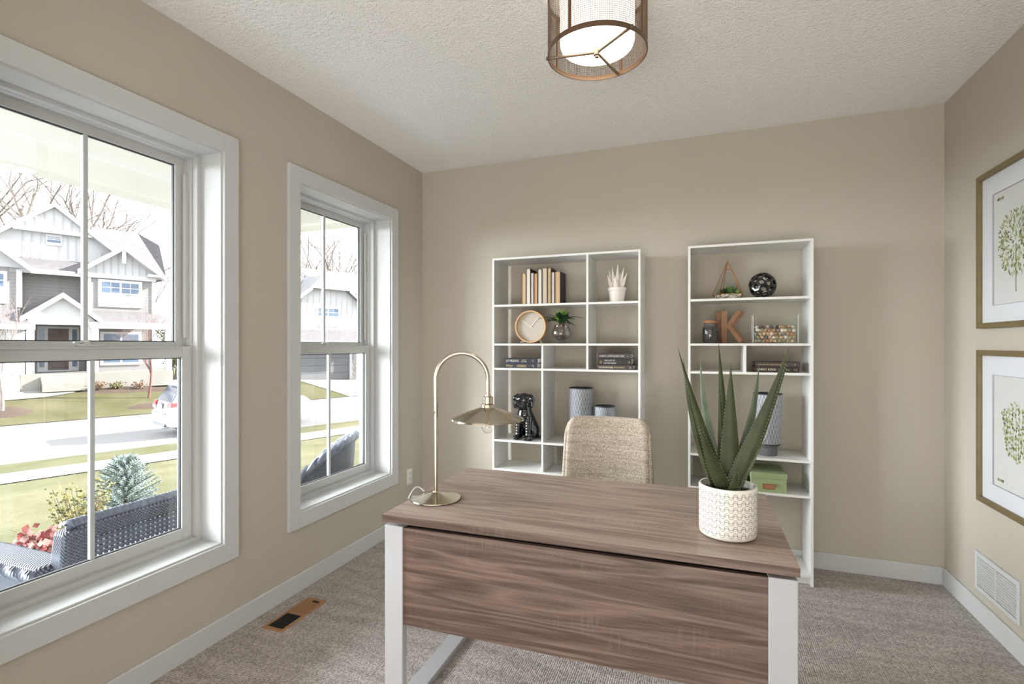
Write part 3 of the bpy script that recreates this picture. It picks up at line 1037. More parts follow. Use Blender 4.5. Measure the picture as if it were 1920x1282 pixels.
# (base x, base y, tip xyz, width, bend, roll, material)
for a in [
    (-0.008, -0.012, (-0.076, 1.77, 1.360), 0.034, 0.012, 0.35, 'aloe_green'),
    (-0.026, 0.015, (-0.061, 1.84, 1.322), 0.044, 0.040, -0.15, 'aloe_green'),
    (-0.016, 0.030, (-0.007, 1.88, 1.314), 0.042, 0.028, -0.30, 'aloe_grey_green'),
    (-0.010, 0.030, (0.051, 1.87, 1.378), 0.040, -0.010, 0.10, 'aloe_green'),
    (0.006, 0.000, (0.086, 1.80, 1.307), 0.062, 0.0, 0.0, 'aloe_green'),
    (0.012, 0.028, (0.179, 1.90, 1.305), 0.042, -0.034, 0.35, 'aloe_grey_green'),
    (0.000, -0.022, (0.249, 1.76, 1.363), 0.048, -0.016, -0.15, 'aloe_green'),
    (0.022, 0.004, (0.259, 1.83, 1.332), 0.036, -0.012, -0.25, 'aloe_green'),
    (-0.036, -0.010, (-0.047, 1.77, 1.231), 0.024, 0.045, 1.15, 'aloe_green'),
    (0.002, -0.038, (-0.008, 1.71, 1.122), 0.046, 0.045, 0.15, 'aloe_green'),
    (0.026, -0.020, (0.192, 1.73, 1.102), 0.022, 0.025, -1.20, 'aloe_green'),
    (-0.040, -0.024, (0.008, 1.74, 1.008), 0.013, 0.02, 0.7, 'aloe_green'),
    (0.006, -0.048, (0.100, 1.70, 0.990), 0.028, -0.03, -0.15, 'aloe_green'),
    (-0.002, 0.020, (0.054, 1.85, 1.226), 0.022, 0.0, 0.9, 'aloe_green'),
]:
    aloe_leaf(a[0], a[1], a[2], a[3], a[4], a[5], a[6])

# ------------------------------------------------------------------ shelf things: books
plain('book_cream', srgb(206, 184, 152), 0.85, vary=0.06, vscale=30)
plain('book_white', srgb(224, 218, 208), 0.85, vary=0.04, vscale=30)
plain('book_tan', srgb(198, 164, 128), 0.85, vary=0.06, vscale=30)
plain('book_khaki', srgb(190, 172, 132), 0.85, vary=0.06, vscale=30)
plain('cover_black', srgb(34, 28, 27), 0.55)
plain('cover_brown', srgb(66, 44, 34), 0.55)
plain('cover_navy', srgb(46, 48, 58), 0.5)
plain('cover_umber', srgb(62, 50, 48), 0.5)
plain('page_edge', srgb(228, 220, 214), 0.9, bstr=0.2, bscale=300, bdist=0.0005)
plain('print_cream', srgb(225, 212, 180), 0.6)
plain('print_silver', srgb(216, 214, 210), 0.6)
plain('print_gold', srgb(196, 172, 110), 0.5)

def page_block_mat(name, col):
    m, nt, b, N, L = base_mat(name)
    b.inputs['Roughness'].default_value = 0.9
    f = noise(nt, coords(nt, (900, 4, 4)), 1.0, 2)
    L.new(ramp(nt, f, [(0.3, tuple(c * 0.86 for c in col[:3]) + (1,)), (0.7, col)]), b.inputs['Base Color'])
for k, c in {'a': (208, 178, 140), 'b': (226, 220, 208), 'c': (214, 206, 200), 'd': (204, 160, 120), 'e': (222, 218, 204), 'f': (212, 192, 172), 'g': (196, 176, 138), 'h': (218, 206, 198), 'i': (206, 174, 134)}.items():
    page_block_mat('pages_' + k, srgb(*c))

# nine hardbacks stood with their page edges to the front
S0 = SH[0]
row = [(-1.170, -1.138, 1.859, 'a'), (-1.137, -1.106, 1.890, 'b'), (-1.105, -1.082, 1.861, 'c'), (-1.081, -1.054, 1.856, 'd'), (-1.053, -1.024, 1.882, 'e'),
       (-1.023, -0.987, 1.889, 'f'), (-0.986, -0.959, 1.887, 'g'), (-0.958, -0.934, 1.859, 'h'), (-0.933, -0.895, 1.861, 'i')]
words_ = ['first', 'second', 'third', 'fourth', 'fifth', 'sixth', 'seventh', 'eighth', 'last']
hue = ['short tan', 'tall white', 'short greyish', 'short orange-tan', 'tall pale', 'tallest pinkish', 'tall khaki', 'short pinkish-white', 'thick tan']
for k, (xa, xb, zt, key) in enumerate(row):
    xc = (xa + xb) / 2
    w = (xb - xa) / 2 - 0.0004
    o = thing('upright_book', '%s page edge of the %s book in the upright row on the top shelf' % (hue[k], words_[k]), 'book', (xc, 3.335, S0 + 0.0003), group='upright books on the top shelf')
    h = zt - S0
    t = 0.0022
    cv = MB()
    cov = 'cover_brown' if k in (1, 5) else 'cover_black'
    cv.box(-w, -w + t, 0, 0.150, 0, h).box(w - t, w, 0, 0.150, 0, h).box(-w + t, w - t, 0.147, 0.150, 0, h)
    cv.build('cover', cov, o, bevel=0.0006)
    MB().box(-w + t + 0.0002, w - t - 0.0002, 0.003, 0.1468, 0.003, h - 0.003).build('pages', 'pages_' + key, o)

def flat_book(name, label, x0, x1, z0, z1, yfront, depth, cover, group, page='page_edge', texts=(), rot=0.0, open_side=1):
    """a book lying down, spine to the front; page edges show at its end"""
    xc = (x0 + x1) / 2
    w = (x1 - x0) / 2
    h = z1 - z0
    o = thing(name, label, 'book', (xc, yfront, z0 + 0.0003), rot, group)
    t = 0.002
    cv = MB()
    cv.box(-w, w, 0.001, depth, 0, t).box(-w, w, 0.001, depth, h - t - 0.0004, h - 0.0004).box(-w, w, 0.0, 0.003, 0, h - 0.0004)
    cv.build('cover', cover, o, bevel=0.0008)
    MB().box(-w + 0.003, w - 0.003, 0.0032, depth - 0.004, t + 0.0002, h - t - 0.0006).build('pages', page, o)
    for txt, tx, tz, size, mat, sq in texts:
        M = Matrix.Translation((tx - xc, -0.0002, tz - z0)) @ Matrix.Rotation(R(90), 4, 'X')
        text_mesh('lettering', txt, size, mat, o, M, squeeze=sq)
    return o
S2 = SH[2]
G1 = 'pair of black paperbacks lying on the shelf'
flat_book('paperback', 'lower black paperback lying in the pair below the clock', -1.292, -1.052, S2, S2 + 0.0335, 3.325, 0.155, 'cover_navy', G1,
          texts=[('Damage', -1.281, S2 + 0.010, 0.020, 'print_gold', 0.75), ('HENNING', -1.200, S2 + 0.006, 0.024, 'print_gold', 0.62), ('*)', -1.092, S2 + 0.008, 0.020, 'print_silver', 0.9)])
flat_book('paperback', 'upper black paperback lettered Joy Fielding lying below the clock', -1.292, -1.050, S2 + 0.0339, S2 + 0.0668, 3.325, 0.155, 'cover_navy', G1,
          texts=[('JOY FIELDING', -1.281, S2 + 0.042, 0.021, 'print_silver', 0.72), ("DON'T", -1.163, S2 + 0.0505, 0.013, 'print_gold', 0.7), ('CRY NOW', -1.170, S2 + 0.0405, 0.012, 'print_silver', 0.7), ('<', -1.090, S2 + 0.044, 0.018, 'print_silver', 1.0)])
G2 = 'three dark books stacked on the shelf'
flat_book('hardback', 'bottom brown hardback with cream lettering in the stack of three', -0.648, -0.410, S2, S2 + 0.030, 3.322, 0.165, 'cover_umber', G2,
          texts=[('TROUBLEMAKER', -0.636, S2 + 0.009, 0.0155, 'print_cream', 0.80), ('|', -0.546, S2 + 0.008, 0.018, 'print_cream', 0.8), ('LENNY PEARSON', -0.536, S2 + 0.010, 0.0125, 'print_gold', 0.72), ('O', -0.437, S2 + 0.009, 0.015, 'print_silver', 0.9)])
flat_book('hardback', 'middle black hardback with two lines of small print in the stack of three', -0.638, -0.425, S2 + 0.0304, S2 + 0.0725, 3.330, 0.155, 'cover_black', G2,
          texts=[('THE LAST OF', -0.598, S2 + 0.053, 0.0145, 'print_silver', 0.80), ('THE MOHICANS', -0.604, S2 + 0.0365, 0.0145, 'print_silver', 0.78), ('|||', -0.630, S2 + 0.042, 0.022, 'print_gold', 1.0), ('#', -0.444, S2 + 0.042, 0.020, 'print_gold', 0.8)])
flat_book('hardback', 'top grey-brown hardback with bold white lettering in the stack of three', -0.640, -0.426, S2 + 0.0729, S2 + 0.1040, 3.326, 0.150, 'cover_umber', G2,
          texts=[('ROBERTA LOWE', -0.630, S2 + 0.082, 0.0150, 'print_silver', 0.72), ('TAGGING TIGER', -0.548, S2 + 0.082, 0.0150, 'print_silver', 0.70), ('-', -0.452, S2 + 0.080, 0.026, 'print_silver', 1.0)])
G3 = 'pair of black books behind the aloe leaves'
flat_book('black_book', 'lower black book with gold capitals behind the aloe leaves', 0.287, 0.522, S2, S2 + 0.033, 3.330, 0.165, 'cover_black', G3, 'book_tan',
          texts=[('LARRY KING', 0.302, S2 + 0.010, 0.0185, 'print_cream', 0.95), ('with Rabbi Irwin', 0.418, S2 + 0.011, 0.0125, 'print_gold', 0.66), ('<>)', 0.492, S2 + 0.010, 0.017, 'print_gold', 0.8)])
flat_book('black_book', 'upper black book with a thin line of gold print behind the aloe leaves', 0.292, 0.528, S2 + 0.0334, S2 + 0.0605, 3.332, 0.160, 'cover_umber', G3, 'book_tan',
          texts=[('THE POWER OF COMMUNICATION', 0.305, S2 + 0.0415, 0.0095, 'print_gold', 0.82), ('*)', 0.495, S2 + 0.041, 0.014, 'print_silver', 0.9)])

# ------------------------------------------------------------------ white ceramic succulent
plain('ceramic_white', srgb(224, 217, 210), 0.45, spec=0.4)
o = thing('ceramic_succulent', 'white ceramic spiky succulent in a small white pot on the top shelf', 'ornament', (-0.527, 3.40, S0))
MB().lathe([(0.043, 0.0), (0.045, 0.002), (0.055, 0.076), (0.059, 0.077), (0.061, 0.096), (0.055, 0.097), (0.052, 0.088), (0.01, 0.088)], 36).build('pot', 'ceramic_white', o, smooth=35)
for dx, dy, dz, tx, ty, tz, wd in [(0, 0, 0.085, 0.006, 0.0, 0.258, 0.032), (-0.018, 0.0, 0.085, -0.032, 0.006, 0.245, 0.030), (0.018, 0, 0.085, 0.044, 0.0, 0.226, 0.028),
                                   (-0.026, -0.01, 0.085, -0.062, -0.01, 0.185, 0.030), (0.026, -0.01, 0.085, 0.066, -0.01, 0.190, 0.028), (-0.024, 0.015, 0.085, -0.058, 0.02, 0.222, 0.028),
                                   (0.0, -0.024, 0.085, -0.004, -0.05, 0.170, 0.036), (0.024, 0.012, 0.085, 0.030, 0.02, 0.210, 0.026), (0.010, 0.024, 0.085, 0.014, 0.05, 0.205, 0.030)]:
    b, t = Vector((dx, dy, dz)), Vector((tx, ty, tz))
    pts = [b.lerp(t, k / 8) for k in range(9)]
    MB().tube(pts, [wd * 0.36, wd * 0.46, wd * 0.5, wd * 0.48, wd * 0.42, wd * 0.33, wd * 0.22, wd * 0.11, 0.0008], 6).build('spike', 'ceramic_white', o, smooth=25)

# ------------------------------------------------------------------ clock
plain('clock_wood', srgb(204, 168, 128), 0.5, vary=0.06, vscale=20)
plain('clock_face', srgb(186, 178, 166), 0.7, vary=0.02)
plain('clock_mark', srgb(204, 200, 192), 0.6)
plain('clock_hand', srgb(232, 228, 214), 0.5)
S1 = SH[1]
o = thing('table_clock', 'round table clock with a pale wooden rim and grey face', 'clock', (-1.114, 3.38, S1))
rc, zc = 0.1125, 0.1165
MB().lathe([(rc - 0.010, -0.026), (rc - 0.001, -0.027), (rc, -0.024), (rc, 0.028), (rc - 0.004, 0.030), (rc - 0.012, 0.030), (rc - 0.014, -0.004), (rc - 0.014, -0.006), (rc - 0.010, -0.026)], 72, (0, 0, zc), cap0=False, cap1=False, axis='y').build('rim', 'clock_wood', o, smooth=35)
f_ = MB().lathe([(rc - 0.012, -0.004), (rc - 0.012, 0.028)], 72, (0, 0, zc), axis='y').build('face', 'clock_face', o, smooth=35)
for k in range(12):
    a = k * math.pi / 6
    ln = 0.020 if k % 3 == 0 else 0.012
    MB().box(-0.0014, 0.0014, -0.0050, -0.0038, 0.088 - ln, 0.088).move(Matrix.Translation((0, 0, zc)) @ Matrix.Rotation(-a, 4, 'Y')).build('hour_mark', 'clock_mark', f_)
for a, ln, w in ((-55, 0.076, 0.0022), (41, 0.090, 0.0016)):
    MB().box(-w, w, -0.0078, -0.0066, -0.012, ln).move(Matrix.Translation((0, 0, zc)) @ Matrix.Rotation(R(a), 4, 'Y')).build('hand', 'clock_hand', f_)
MB().lathe([(0.005, -0.009), (0.005, -0.004)], 16, (0, 0, zc), axis='y').build('pivot', 'clock_hand', f_)
for s in (-1, 1):
    MB().tube([(s * 0.060, -0.005, 0.024), (s * 0.078, -0.010, 0.0012)], 0.0028, 8).build('foot', 'clock_hand', o, smooth=40)
    MB().tube([(s * 0.060, 0.022, 0.024), (s * 0.076, 0.034, 0.0012)], 0.0028, 8).build('foot', 'clock_hand', o, smooth=40)

# ------------------------------------------------------------------ glass bowl with a green plant
glass('bowl_glass', (0.86, 0.85, 0.84, 1), refl=3.2, rough=0.02)
plain('stem_brown', srgb(110, 84, 60), 0.8, vary=0.3, vscale=60)
leaf_mat('leaf_bright', srgb(80, 128, 36), srgb(140, 180, 64), 14)
leaf_mat('leaf_dark', srgb(20, 46, 24), srgb(44, 84, 40), 14)
o = thing('vase_plant', 'round clear glass bowl with a bushy dark green plant next to the clock', 'potted plant', (-0.898, 3.385, S1))
MB().lathe([(0.034, 0.0), (0.036, 0.003), (0.030, 0.012), (0.040, 0.020), (0.062, 0.042), (0.070, 0.066), (0.064, 0.092), (0.050, 0.112), (0.048, 0.122), (0.051, 0.126),
            (0.048, 0.1255), (0.045, 0.121), (0.047, 0.111), (0.060, 0.091), (0.066, 0.066), (0.058, 0.044), (0.036, 0.024), (0.004, 0.018)], 40).build('bowl', 'bowl_glass', o, smooth=60)
mb = MB()
rnd = random.Random(2)
for _ in range(46):
    a, r_ = rnd.uniform(0, 6.283), 0.050 * math.sqrt(rnd.random())
    mb.ball((r_ * math.cos(a), r_ * math.sin(a), 0.030 + rnd.random() * 0.022 + r_ * 0.12), rnd.uniform(0.006, 0.010), 7, 5, (1, 0.8, 0.6), Matrix.Rotation(a, 3, 'X'))
mb.build('pebble_bed', 'gravel_brown', o, smooth=60, recalc=False, kind='stuff')
for k in range(5):
    a = k * 1.3
    MB().tube([(0.012 * math.cos(a), 0.012 * math.sin(a), 0.045), (0.010 * math.cos(a), 0.010 * math.sin(a), 0.09), (0.02 * math.cos(a), 0.02 * math.sin(a), 0.145)], 0.004, 8).build('stem', 'stem_brown', o, smooth=50)
def strap_leaf(parent, base, dirv, length, width, droop, mat, lift=0.0):
    b = Vector(base)
    d = Vector(dirv).normalized()
    sd = d.cross(Vector((0, 0, 1)))
    sd = sd.normalized() if sd.length > 0.05 else Vector((1, 0, 0))
    n = 9
    vs_ = []
    for i in range(n + 1):
        s = i / n
        c = b + d * length * s + Vector((0, 0, -droop * s * s))
        w = width / 2 * math.sin(math.pi * min(1, 0.12 + s * 0.88)) ** 0.7 if s < 1 else 0.0006
        vs_ += [c - sd * w + Vector((0, 0, w * 0.35)), c, c + sd * w + Vector((0, 0, w * 0.35)), c + Vector((0, 0, -0.0008))]
    fs_ = []
    for i in range(n):
        for k in range(4):
            l = (k + 1) % 4
            fs_.append((i * 4 + k, i * 4 + l, (i + 1) * 4 + l, (i + 1) * 4 + k))
    fs_ += [(0, 1, 2, 3), tuple(range(n * 4, n * 4 + 4))]
    return MB().add(vs_, fs_).build('leaf', mat, parent, smooth=60)
for k in range(34):
    a = k * 2.4 + rnd.uniform(-0.2, 0.2)
    el = rnd.uniform(0.15, 1.35)
    ln = rnd.uniform(0.075, 0.115)
    strap_leaf(o, (0.014 * math.cos(a), 0.014 * math.sin(a), 0.138 + rnd.uniform(-0.01, 0.02)), (math.cos(a) * math.cos(el), math.sin(a) * math.cos(el), math.sin(el)), ln * (0.92 if el > 0.8 else 1), 0.027, 0.045 * (1.3 - el), 'leaf_bright' if (k % 4 == 0 and el > 0.6) else 'leaf_dark')
for sx in (-1, 1):
    strap_leaf(o, (sx * 0.02, -0.01, 0.168), (sx, -0.1, 0.30), 0.150, 0.016, 0.045, 'leaf_dark')
for ax, ay, az in ((-0.25, -0.2, 1), (0.55, -0.3, 0.75), (0.15, 0.2, 1), (-0.65, -0.2, 0.7)):
    strap_leaf(o, (0, -0.008, 0.16), (ax, ay, az), 0.088, 0.034, 0.01, 'leaf_bright')

# ------------------------------------------------------------------ grey lanterns on the shelves
def woven_mat(name):
    m, nt, b, N, L = base_mat(name)
    b.inputs['Roughness'].default_value = 0.6
    v = coords(nt)
    sx = N.new('ShaderNodeSeparateXYZ')
    L.new(v, sx.inputs[0])
    ang = math_node(nt, 'ARCTAN2', sx.outputs[1], sx.outputs[0])
    z = sx.outputs[2]
    acc = None
    for sgn in (1, -1):
        w = math_node(nt, 'ADD', math_node(nt, 'MULTIPLY', ang, 26.0 / 6.2832), math_node(nt, 'MULTIPLY', z, 17.0 * sgn))
        fr = math_node(nt, 'ABSOLUTE', math_node(nt, 'SUBTRACT', math_node(nt, 'FRACT', w), 0.5))
        ln = math_node(nt, 'LESS_THAN', fr, 0.055)
        acc = ln if acc is None else math_node(nt, 'MAXIMUM', acc, ln)
    fine = noise(nt, coords(nt, (1, 1, 1)), 60, 2)
    base = ramp(nt, fine, [(0.3, srgb(118, 122, 130)), (0.7, srgb(146, 150, 157))])
    L.new(mixc(nt, acc, base, srgb(200, 202, 206)), b.inputs['Base Color'])
    bump(nt, acc, b, 0.6, 0.0012)
woven_mat('woven_grey')
plain('rim_charcoal', srgb(52, 54, 60), 0.55)
plain('base_slate', srgb(98, 100, 104), 0.7, vary=0.06)
def lantern(label, x, y, zs, r, h):
    o = thing('grey_lantern', label, 'lantern', (x, y, zs), group='grey lattice lanterns')
    MB().lathe([(r * 0.97, 0.0), (r, 0.004), (r, h), (r - 0.004, h), (r - 0.004, 0.006), (0.002, 0.006)], 44, cap1=True).build('body', 'woven_grey', o, smooth=40)
    MB().lathe([(r + 0.001, h - 0.006), (r + 0.0015, h + 0.001), (r - 0.005, h + 0.001), (r - 0.005, h - 0.03)], 44, cap0=False, cap1=False).build('rim', 'rim_charcoal', o, smooth=40)
    return o
lantern('tall grey lattice cylinder lantern behind the desk chair', -0.775, 3.435, SH[3], 0.081, 0.366)
lantern('short grey lattice cylinder lantern behind the desk chair', -0.612, 3.425, SH[3], 0.067, 0.250)
o = thing('grey_lantern', 'grey lattice lantern on a round slate foot behind the aloe', 'lantern', (0.366, 3.41, SH[3]), group='grey lattice lanterns')
MB().lathe([(0.050, 0.0), (0.051, 0.003), (0.051, 0.046), (0.060, 0.056), (0.068, 0.066), (0.02, 0.066)], 40).build('foot', 'base_slate', o, smooth=40)
MB().lathe([(0.068, 0.064), (0.071, 0.068), (0.078, 0.366), (0.074, 0.366), (0.067, 0.07), (0.002, 0.07)], 44).build('body', 'woven_grey', o, smooth=40)
MB().lathe([(0.0785, 0.362), (0.0795, 0.369), (0.073, 0.369), (0.0725, 0.340)], 44, cap0=False, cap1=False).build('rim', 'rim_charcoal', o, smooth=40)
MB().lathe([(0.0715, 0.064), (0.0725, 0.072), (0.069, 0.073)], 44, cap0=False, cap1=False).build('lower_rim', 'rim_charcoal', o, smooth=40)

# ------------------------------------------------------------------ black dog figurine: one continuous body
plain('glaze_black', srgb(14, 14, 17), 0.08, spec=0.7, coat=0.6)
def dog():
    o = thing('dog_figurine', 'glossy black ceramic dog sitting on the shelf', 'figurine', (-1.158, 3.385, SH[3]), R(-10))
    ell = []
    def E_(c, r_, rot=None): ell.append((Vector(c), r_, rot))
    bm = bmesh.new()
    def ball(c, r_, sc=(1, 1, 1), rot=(0, 0, 0)):
        g = bmesh.ops.create_icosphere(bm, subdivisions=3, radius=1.0)['verts']
        M = Matrix.Translation(c) @ Matrix.Rotation(rot[2], 4, 'Z') @ Matrix.Rotation(rot[1], 4, 'Y') @ Matrix.Rotation(rot[0], 4, 'X') @ Matrix.Diagonal((r_ * sc[0], r_ * sc[1], r_ * sc[2], 1))
        bmesh.ops.transform(bm, matrix=M, verts=g)
    def limb(a, b, ra, rb, n=6):
        a, b = Vector(a), Vector(b)
        for k in range(n + 1):
            t = k / n
            ball(a.lerp(b, t), ra * (1 - t) + rb * t)
    # torso leaning up to the chest, haunches, straight front legs, big paws
    limb((0.012, 0.050, 0.060), (0.0, 0.000, 0.170), 0.066, 0.053, 7)
    ball((0.0, -0.014, 0.168), 0.054, (1.0, 0.9, 1.15))
    for s in (-1, 1):
        ball((s * 0.052, 0.040, 0.058), 0.040, (0.8, 1.15, 1.25))
        limb((s * 0.056, 0.02, 0.018), (s * 0.058, -0.040, 0.014), 0.020, 0.017, 4)
        limb((s * 0.036, -0.022, 0.150), (s * 0.040, -0.040, 0.020), 0.026, 0.018, 7)
        ball((s * 0.042, -0.055, 0.016), 0.022, (1.0, 1.35, 0.78))
        for q in (-1, 0, 1):
            ball((s * 0.042 + q * 0.011, -0.077, 0.013), 0.0085, (0.9, 1.0, 1.1))
    limb((0.0, -0.006, 0.195), (-0.004, -0.016, 0.252), 0.048, 0.046, 4)
    # head, brow, muzzle, nose, jowls, ears
    ball((-0.004, -0.014, 0.272), 0.056, (1.05, 1.0, 0.92))
    ball((-0.014, -0.060, 0.254), 0.032, (1.05, 1.05, 0.80))
    ball((-0.016, -0.082, 0.248), 0.024, (1.1, 0.9, 0.85))
    ball((-0.018, -0.102, 0.260), 0.011, (1.2, 0.8, 0.8))
    for s in (-1, 1):
        ball((-0.015 + s * 0.019, -0.074, 0.236), 0.018, (0.9, 1.1, 1.0))
        ball((-0.008 + s * 0.022, -0.055, 0.284), 0.013, (1.1, 0.8, 0.8))
        limb((-0.004 + s * 0.046, -0.008, 0.300), (-0.004 + s * 0.066, -0.020, 0.284), 0.017, 0.021, 3)
        limb((-0.004 + s * 0.066, -0.020, 0.284), (-0.004 + s * 0.068, -0.028, 0.236), 0.020, 0.012, 4)
    limb((0.05, 0.085, 0.016), (0.088, 0.045, 0.016), 0.016, 0.011, 5)
    me = bpy.data.meshes.new('dog_body')
    bm.to_mesh(me)
    bm.free()
    me.materials.append(MATS['glaze_black'])
    d_ = bpy.data.objects.new('body', me)
    COL.objects.link(d_)
    d_.parent = o
    rm = d_.modifiers.new('remesh', 'REMESH')
    rm.mode = 'VOXEL'
    rm.voxel_size = 0.0032
    rm.use_smooth_shade = True
    sm = d_.modifiers.new('smooth', 'SMOOTH')
    sm.factor = 0.5
    sm.iterations = 4
dog()

# ------------------------------------------------------------------ copper terrarium
plain('copper', srgb(178, 122, 76), 0.35, metal=0.85)
glass('terrarium_glass', (0.97, 0.98, 0.98, 1), refl=1.0)
plain('gravel_white', srgb(222, 214, 200), 0.9, vary=0.25, vscale=120)
leaf_mat('succ_green', srgb(56, 92, 34), srgb(104, 144, 62), 30)
leaf_mat('succ_dark', srgb(24, 44, 24), srgb(50, 74, 34), 30)
o = thing('terrarium', 'copper-edged glass pyramid terrarium with green succulents', 'terrarium', (0.145, 3.40, S0))
ap = Vector((0.0, 0.0, 0.236))
basep = [Vector(p) for p in ((-0.088, 0.005, 0.026), (-0.050, -0.060, 0.030), (0.080, -0.058, 0.030), (0.086, 0.050, 0.026), (-0.030, 0.070, 0.026))]
footp = [Vector(p) for p in ((-0.052, 0.005, 0.0025), (-0.040, -0.040, 0.0025), (0.066, -0.040, 0.0025), (0.066, 0.035, 0.0025), (-0.022, 0.048, 0.0025))]
def bar(a, b, r_=0.0021): MB().tube([a, b], r_, 6).build('copper_bar', 'copper', o, smooth=50)
top = [ap.lerp(p, 0.26) for p in basep]
for i in range(5):
    bar(ap, basep[i])
    bar(basep[i], basep[(i + 1) % 5])
    bar(footp[i], footp[(i + 1) % 5])
    bar(basep[i], footp[i])
bar(top[1], top[2])
for i in (0, 2, 3, 4):
    MB().add([ap, basep[i], basep[(i + 1) % 5]], [(0, 1, 2)]).build('pane', 'terrarium_glass', o, recalc=False)
MB().add([top[1], basep[1], basep[2], top[2]], [(0, 1, 2, 3)]).build('pane', 'terrarium_glass', o, recalc=False)
c5 = [p * 0.96 for p in basep]
MB().add([p * 0.97 + Vector((0, 0, 0.0008)) for p in footp] + [Vector((p.x * 0.96, p.y * 0.96, 0.029)) for p in basep],
         [(4, 3, 2, 1, 0), (5, 6, 7, 8, 9)] + [(i, (i + 1) % 5, 5 + (i + 1) % 5, 5 + i) for i in range(5)]).build('gravel_bed', 'gravel_white', o)
g = {m_: MB() for m_ in ('gravel_white', 'gravel_grey', 'gravel_brown')}
rnd = random.Random(4)
for _ in range(260):
    t = rnd.random()
    f = rnd.choice([0, 1, 1, 1, 2])
    a, b = (basep[f], basep[(f + 1) % 5])
    c, d = (footp[f], footp[(f + 1) % 5])
    u = rnd.random()
    p = a.lerp(b, t).lerp(c.lerp(d, t), u)
    g[rnd.choice(('gravel_white', 'gravel_white', 'gravel_grey', 'gravel_brown'))].ball((p.x * 0.965, p.y * 0.965, max(p.z, 0.004)), rnd.uniform(0.0022, 0.0042), 6, 4)
for m_, mb in g.items():
    mb.build('gravel', m_, o, recalc=False, smooth=60, kind='stuff')
def rosette(cx, cy, cz, n, ln, wd, mat, spread=1.0):
    for k in range(n):
        a = k * 2.4
        el = 0.35 + 1.1 * (k / n)
        d = Vector((math.cos(a) * math.cos(el) * spread, math.sin(a) * math.cos(el) * spread, math.sin(el)))
        strap_leaf(o, (cx, cy, cz), d, ln * (1 - 0.25 * k / n), wd, 0.004, mat)
rosette(0.016, -0.012, 0.030, 16, 0.070, 0.022, 'succ_green')
rosette(-0.030, -0.018, 0.030, 12, 0.045, 0.016, 'succ_dark')
rosette(-0.010, 0.018, 0.030, 12, 0.060, 0.018, 'succ_dark')
rosette(0.056, -0.022, 0.030, 10, 0.034, 0.018, 'leaf_bright')
rosette(-0.050, -0.030, 0.030, 9, 0.028, 0.014, 'succ_green')

# ------------------------------------------------------------------ faceted openwork sphere
plain('glaze_jet', srgb(22, 21, 22), 0.16, spec=0.7, coat=0.3)
def openwork():
    o = thing('openwork_sphere', 'glossy black openwork geometric sphere on the shelf', 'ornament', (0.339, 3.41, S0))
    bm = bmesh.new()
    bmesh.ops.create_icosphere(bm, subdivisions=1, radius=1.0)
    ico = bmesh.new()
    bmesh.ops.create_icosphere(ico, subdivisions=2, radius=1.0)
    me0 = bpy.data.meshes.new('tmp')
    # dual of the subdivided icosphere: hexagons and pentagons
    ico.verts.ensure_lookup_table()
    rot = Matrix.Rotation(0.35, 3, 'X') @ Matrix.Rotation(0.2, 3, 'Y')
    Rs = 0.074
    cz = 0.0745
    mb = MB()
    bars = set()
    cent = {}
    for f in ico.faces:
        cent[f.index] = (rot @ f.calc_center_median().normalized())
    ico.faces.ensure_lookup_table()
    for e in ico.edges:
        f1, f2 = [f.index for f in e.link_faces]
        a, b = cent[f1] * Rs, cent[f2] * Rs
        # faceted bar, thick like glazed clay, raised in the middle
        u = (b - a).normalized()
        nrm = ((a + b) / 2).normalized()
        sd = u.cross(nrm).normalized()
        w, t = 0.0095, 0.012
        vs_ = []
        for p, sc in ((a, 1.0), (b, 1.0)):
            n_ = p.normalized()
            vs_ += [p - sd * w * 0.85, p + n_ * 0.004, p + sd * w * 0.85, p - n_ * t]
        mid = (a + b) / 2
        mb.add(vs_, [(0, 1, 5, 4), (1, 2, 6, 5), (2, 3, 7, 6), (3, 0, 4, 7), (0, 3, 2, 1), (4, 5, 6, 7)])
    mb.v = [(x, y, z + cz + 0.0045) for x, y, z in mb.v]
    mb.v = [(x, y, max(z, 0.0)) for x, y, z in mb.v]
    mb.build('body', 'glaze_jet', o)
    ico.free(); bm.free()
openwork()

# ------------------------------------------------------------------ stoppered jar
glass('jar_glass', (0.9, 0.9, 0.9, 1), refl=2.0)
plain('jar_beans', srgb(52, 46, 46), 0.5, vary=0.5, vscale=140, bstr=0.8, bscale=120, bdist=0.004)
plain('stopper_wood', srgb(166, 118, 80), 0.6, vary=0.1, vscale=30)
o = thing('glass_jar', 'small glass jar of dark beans with a wooden stopper', 'jar', (0.046, 3.365, S1))
MB().lathe([(0.040, 0.004), (0.0455, 0.010), (0.0455, 0.084), (0.038, 0.097), (0.004, 0.099)], 32).build('contents', 'jar_beans', o, smooth=50)
MB().lathe([(0.044, 0.0), (0.0485, 0.005), (0.0485, 0.090), (0.044, 0.102), (0.037, 0.109), (0.038, 0.122), (0.0355, 0.122)], 36, cap1=False).build('body', 'jar_glass', o, smooth=60)
MB().lathe([(0.038, 0.1225), (0.045, 0.125), (0.046, 0.133), (0.041, 0.139), (0.01, 0.140)], 32).build('stopper', 'stopper_wood', o, smooth=40)

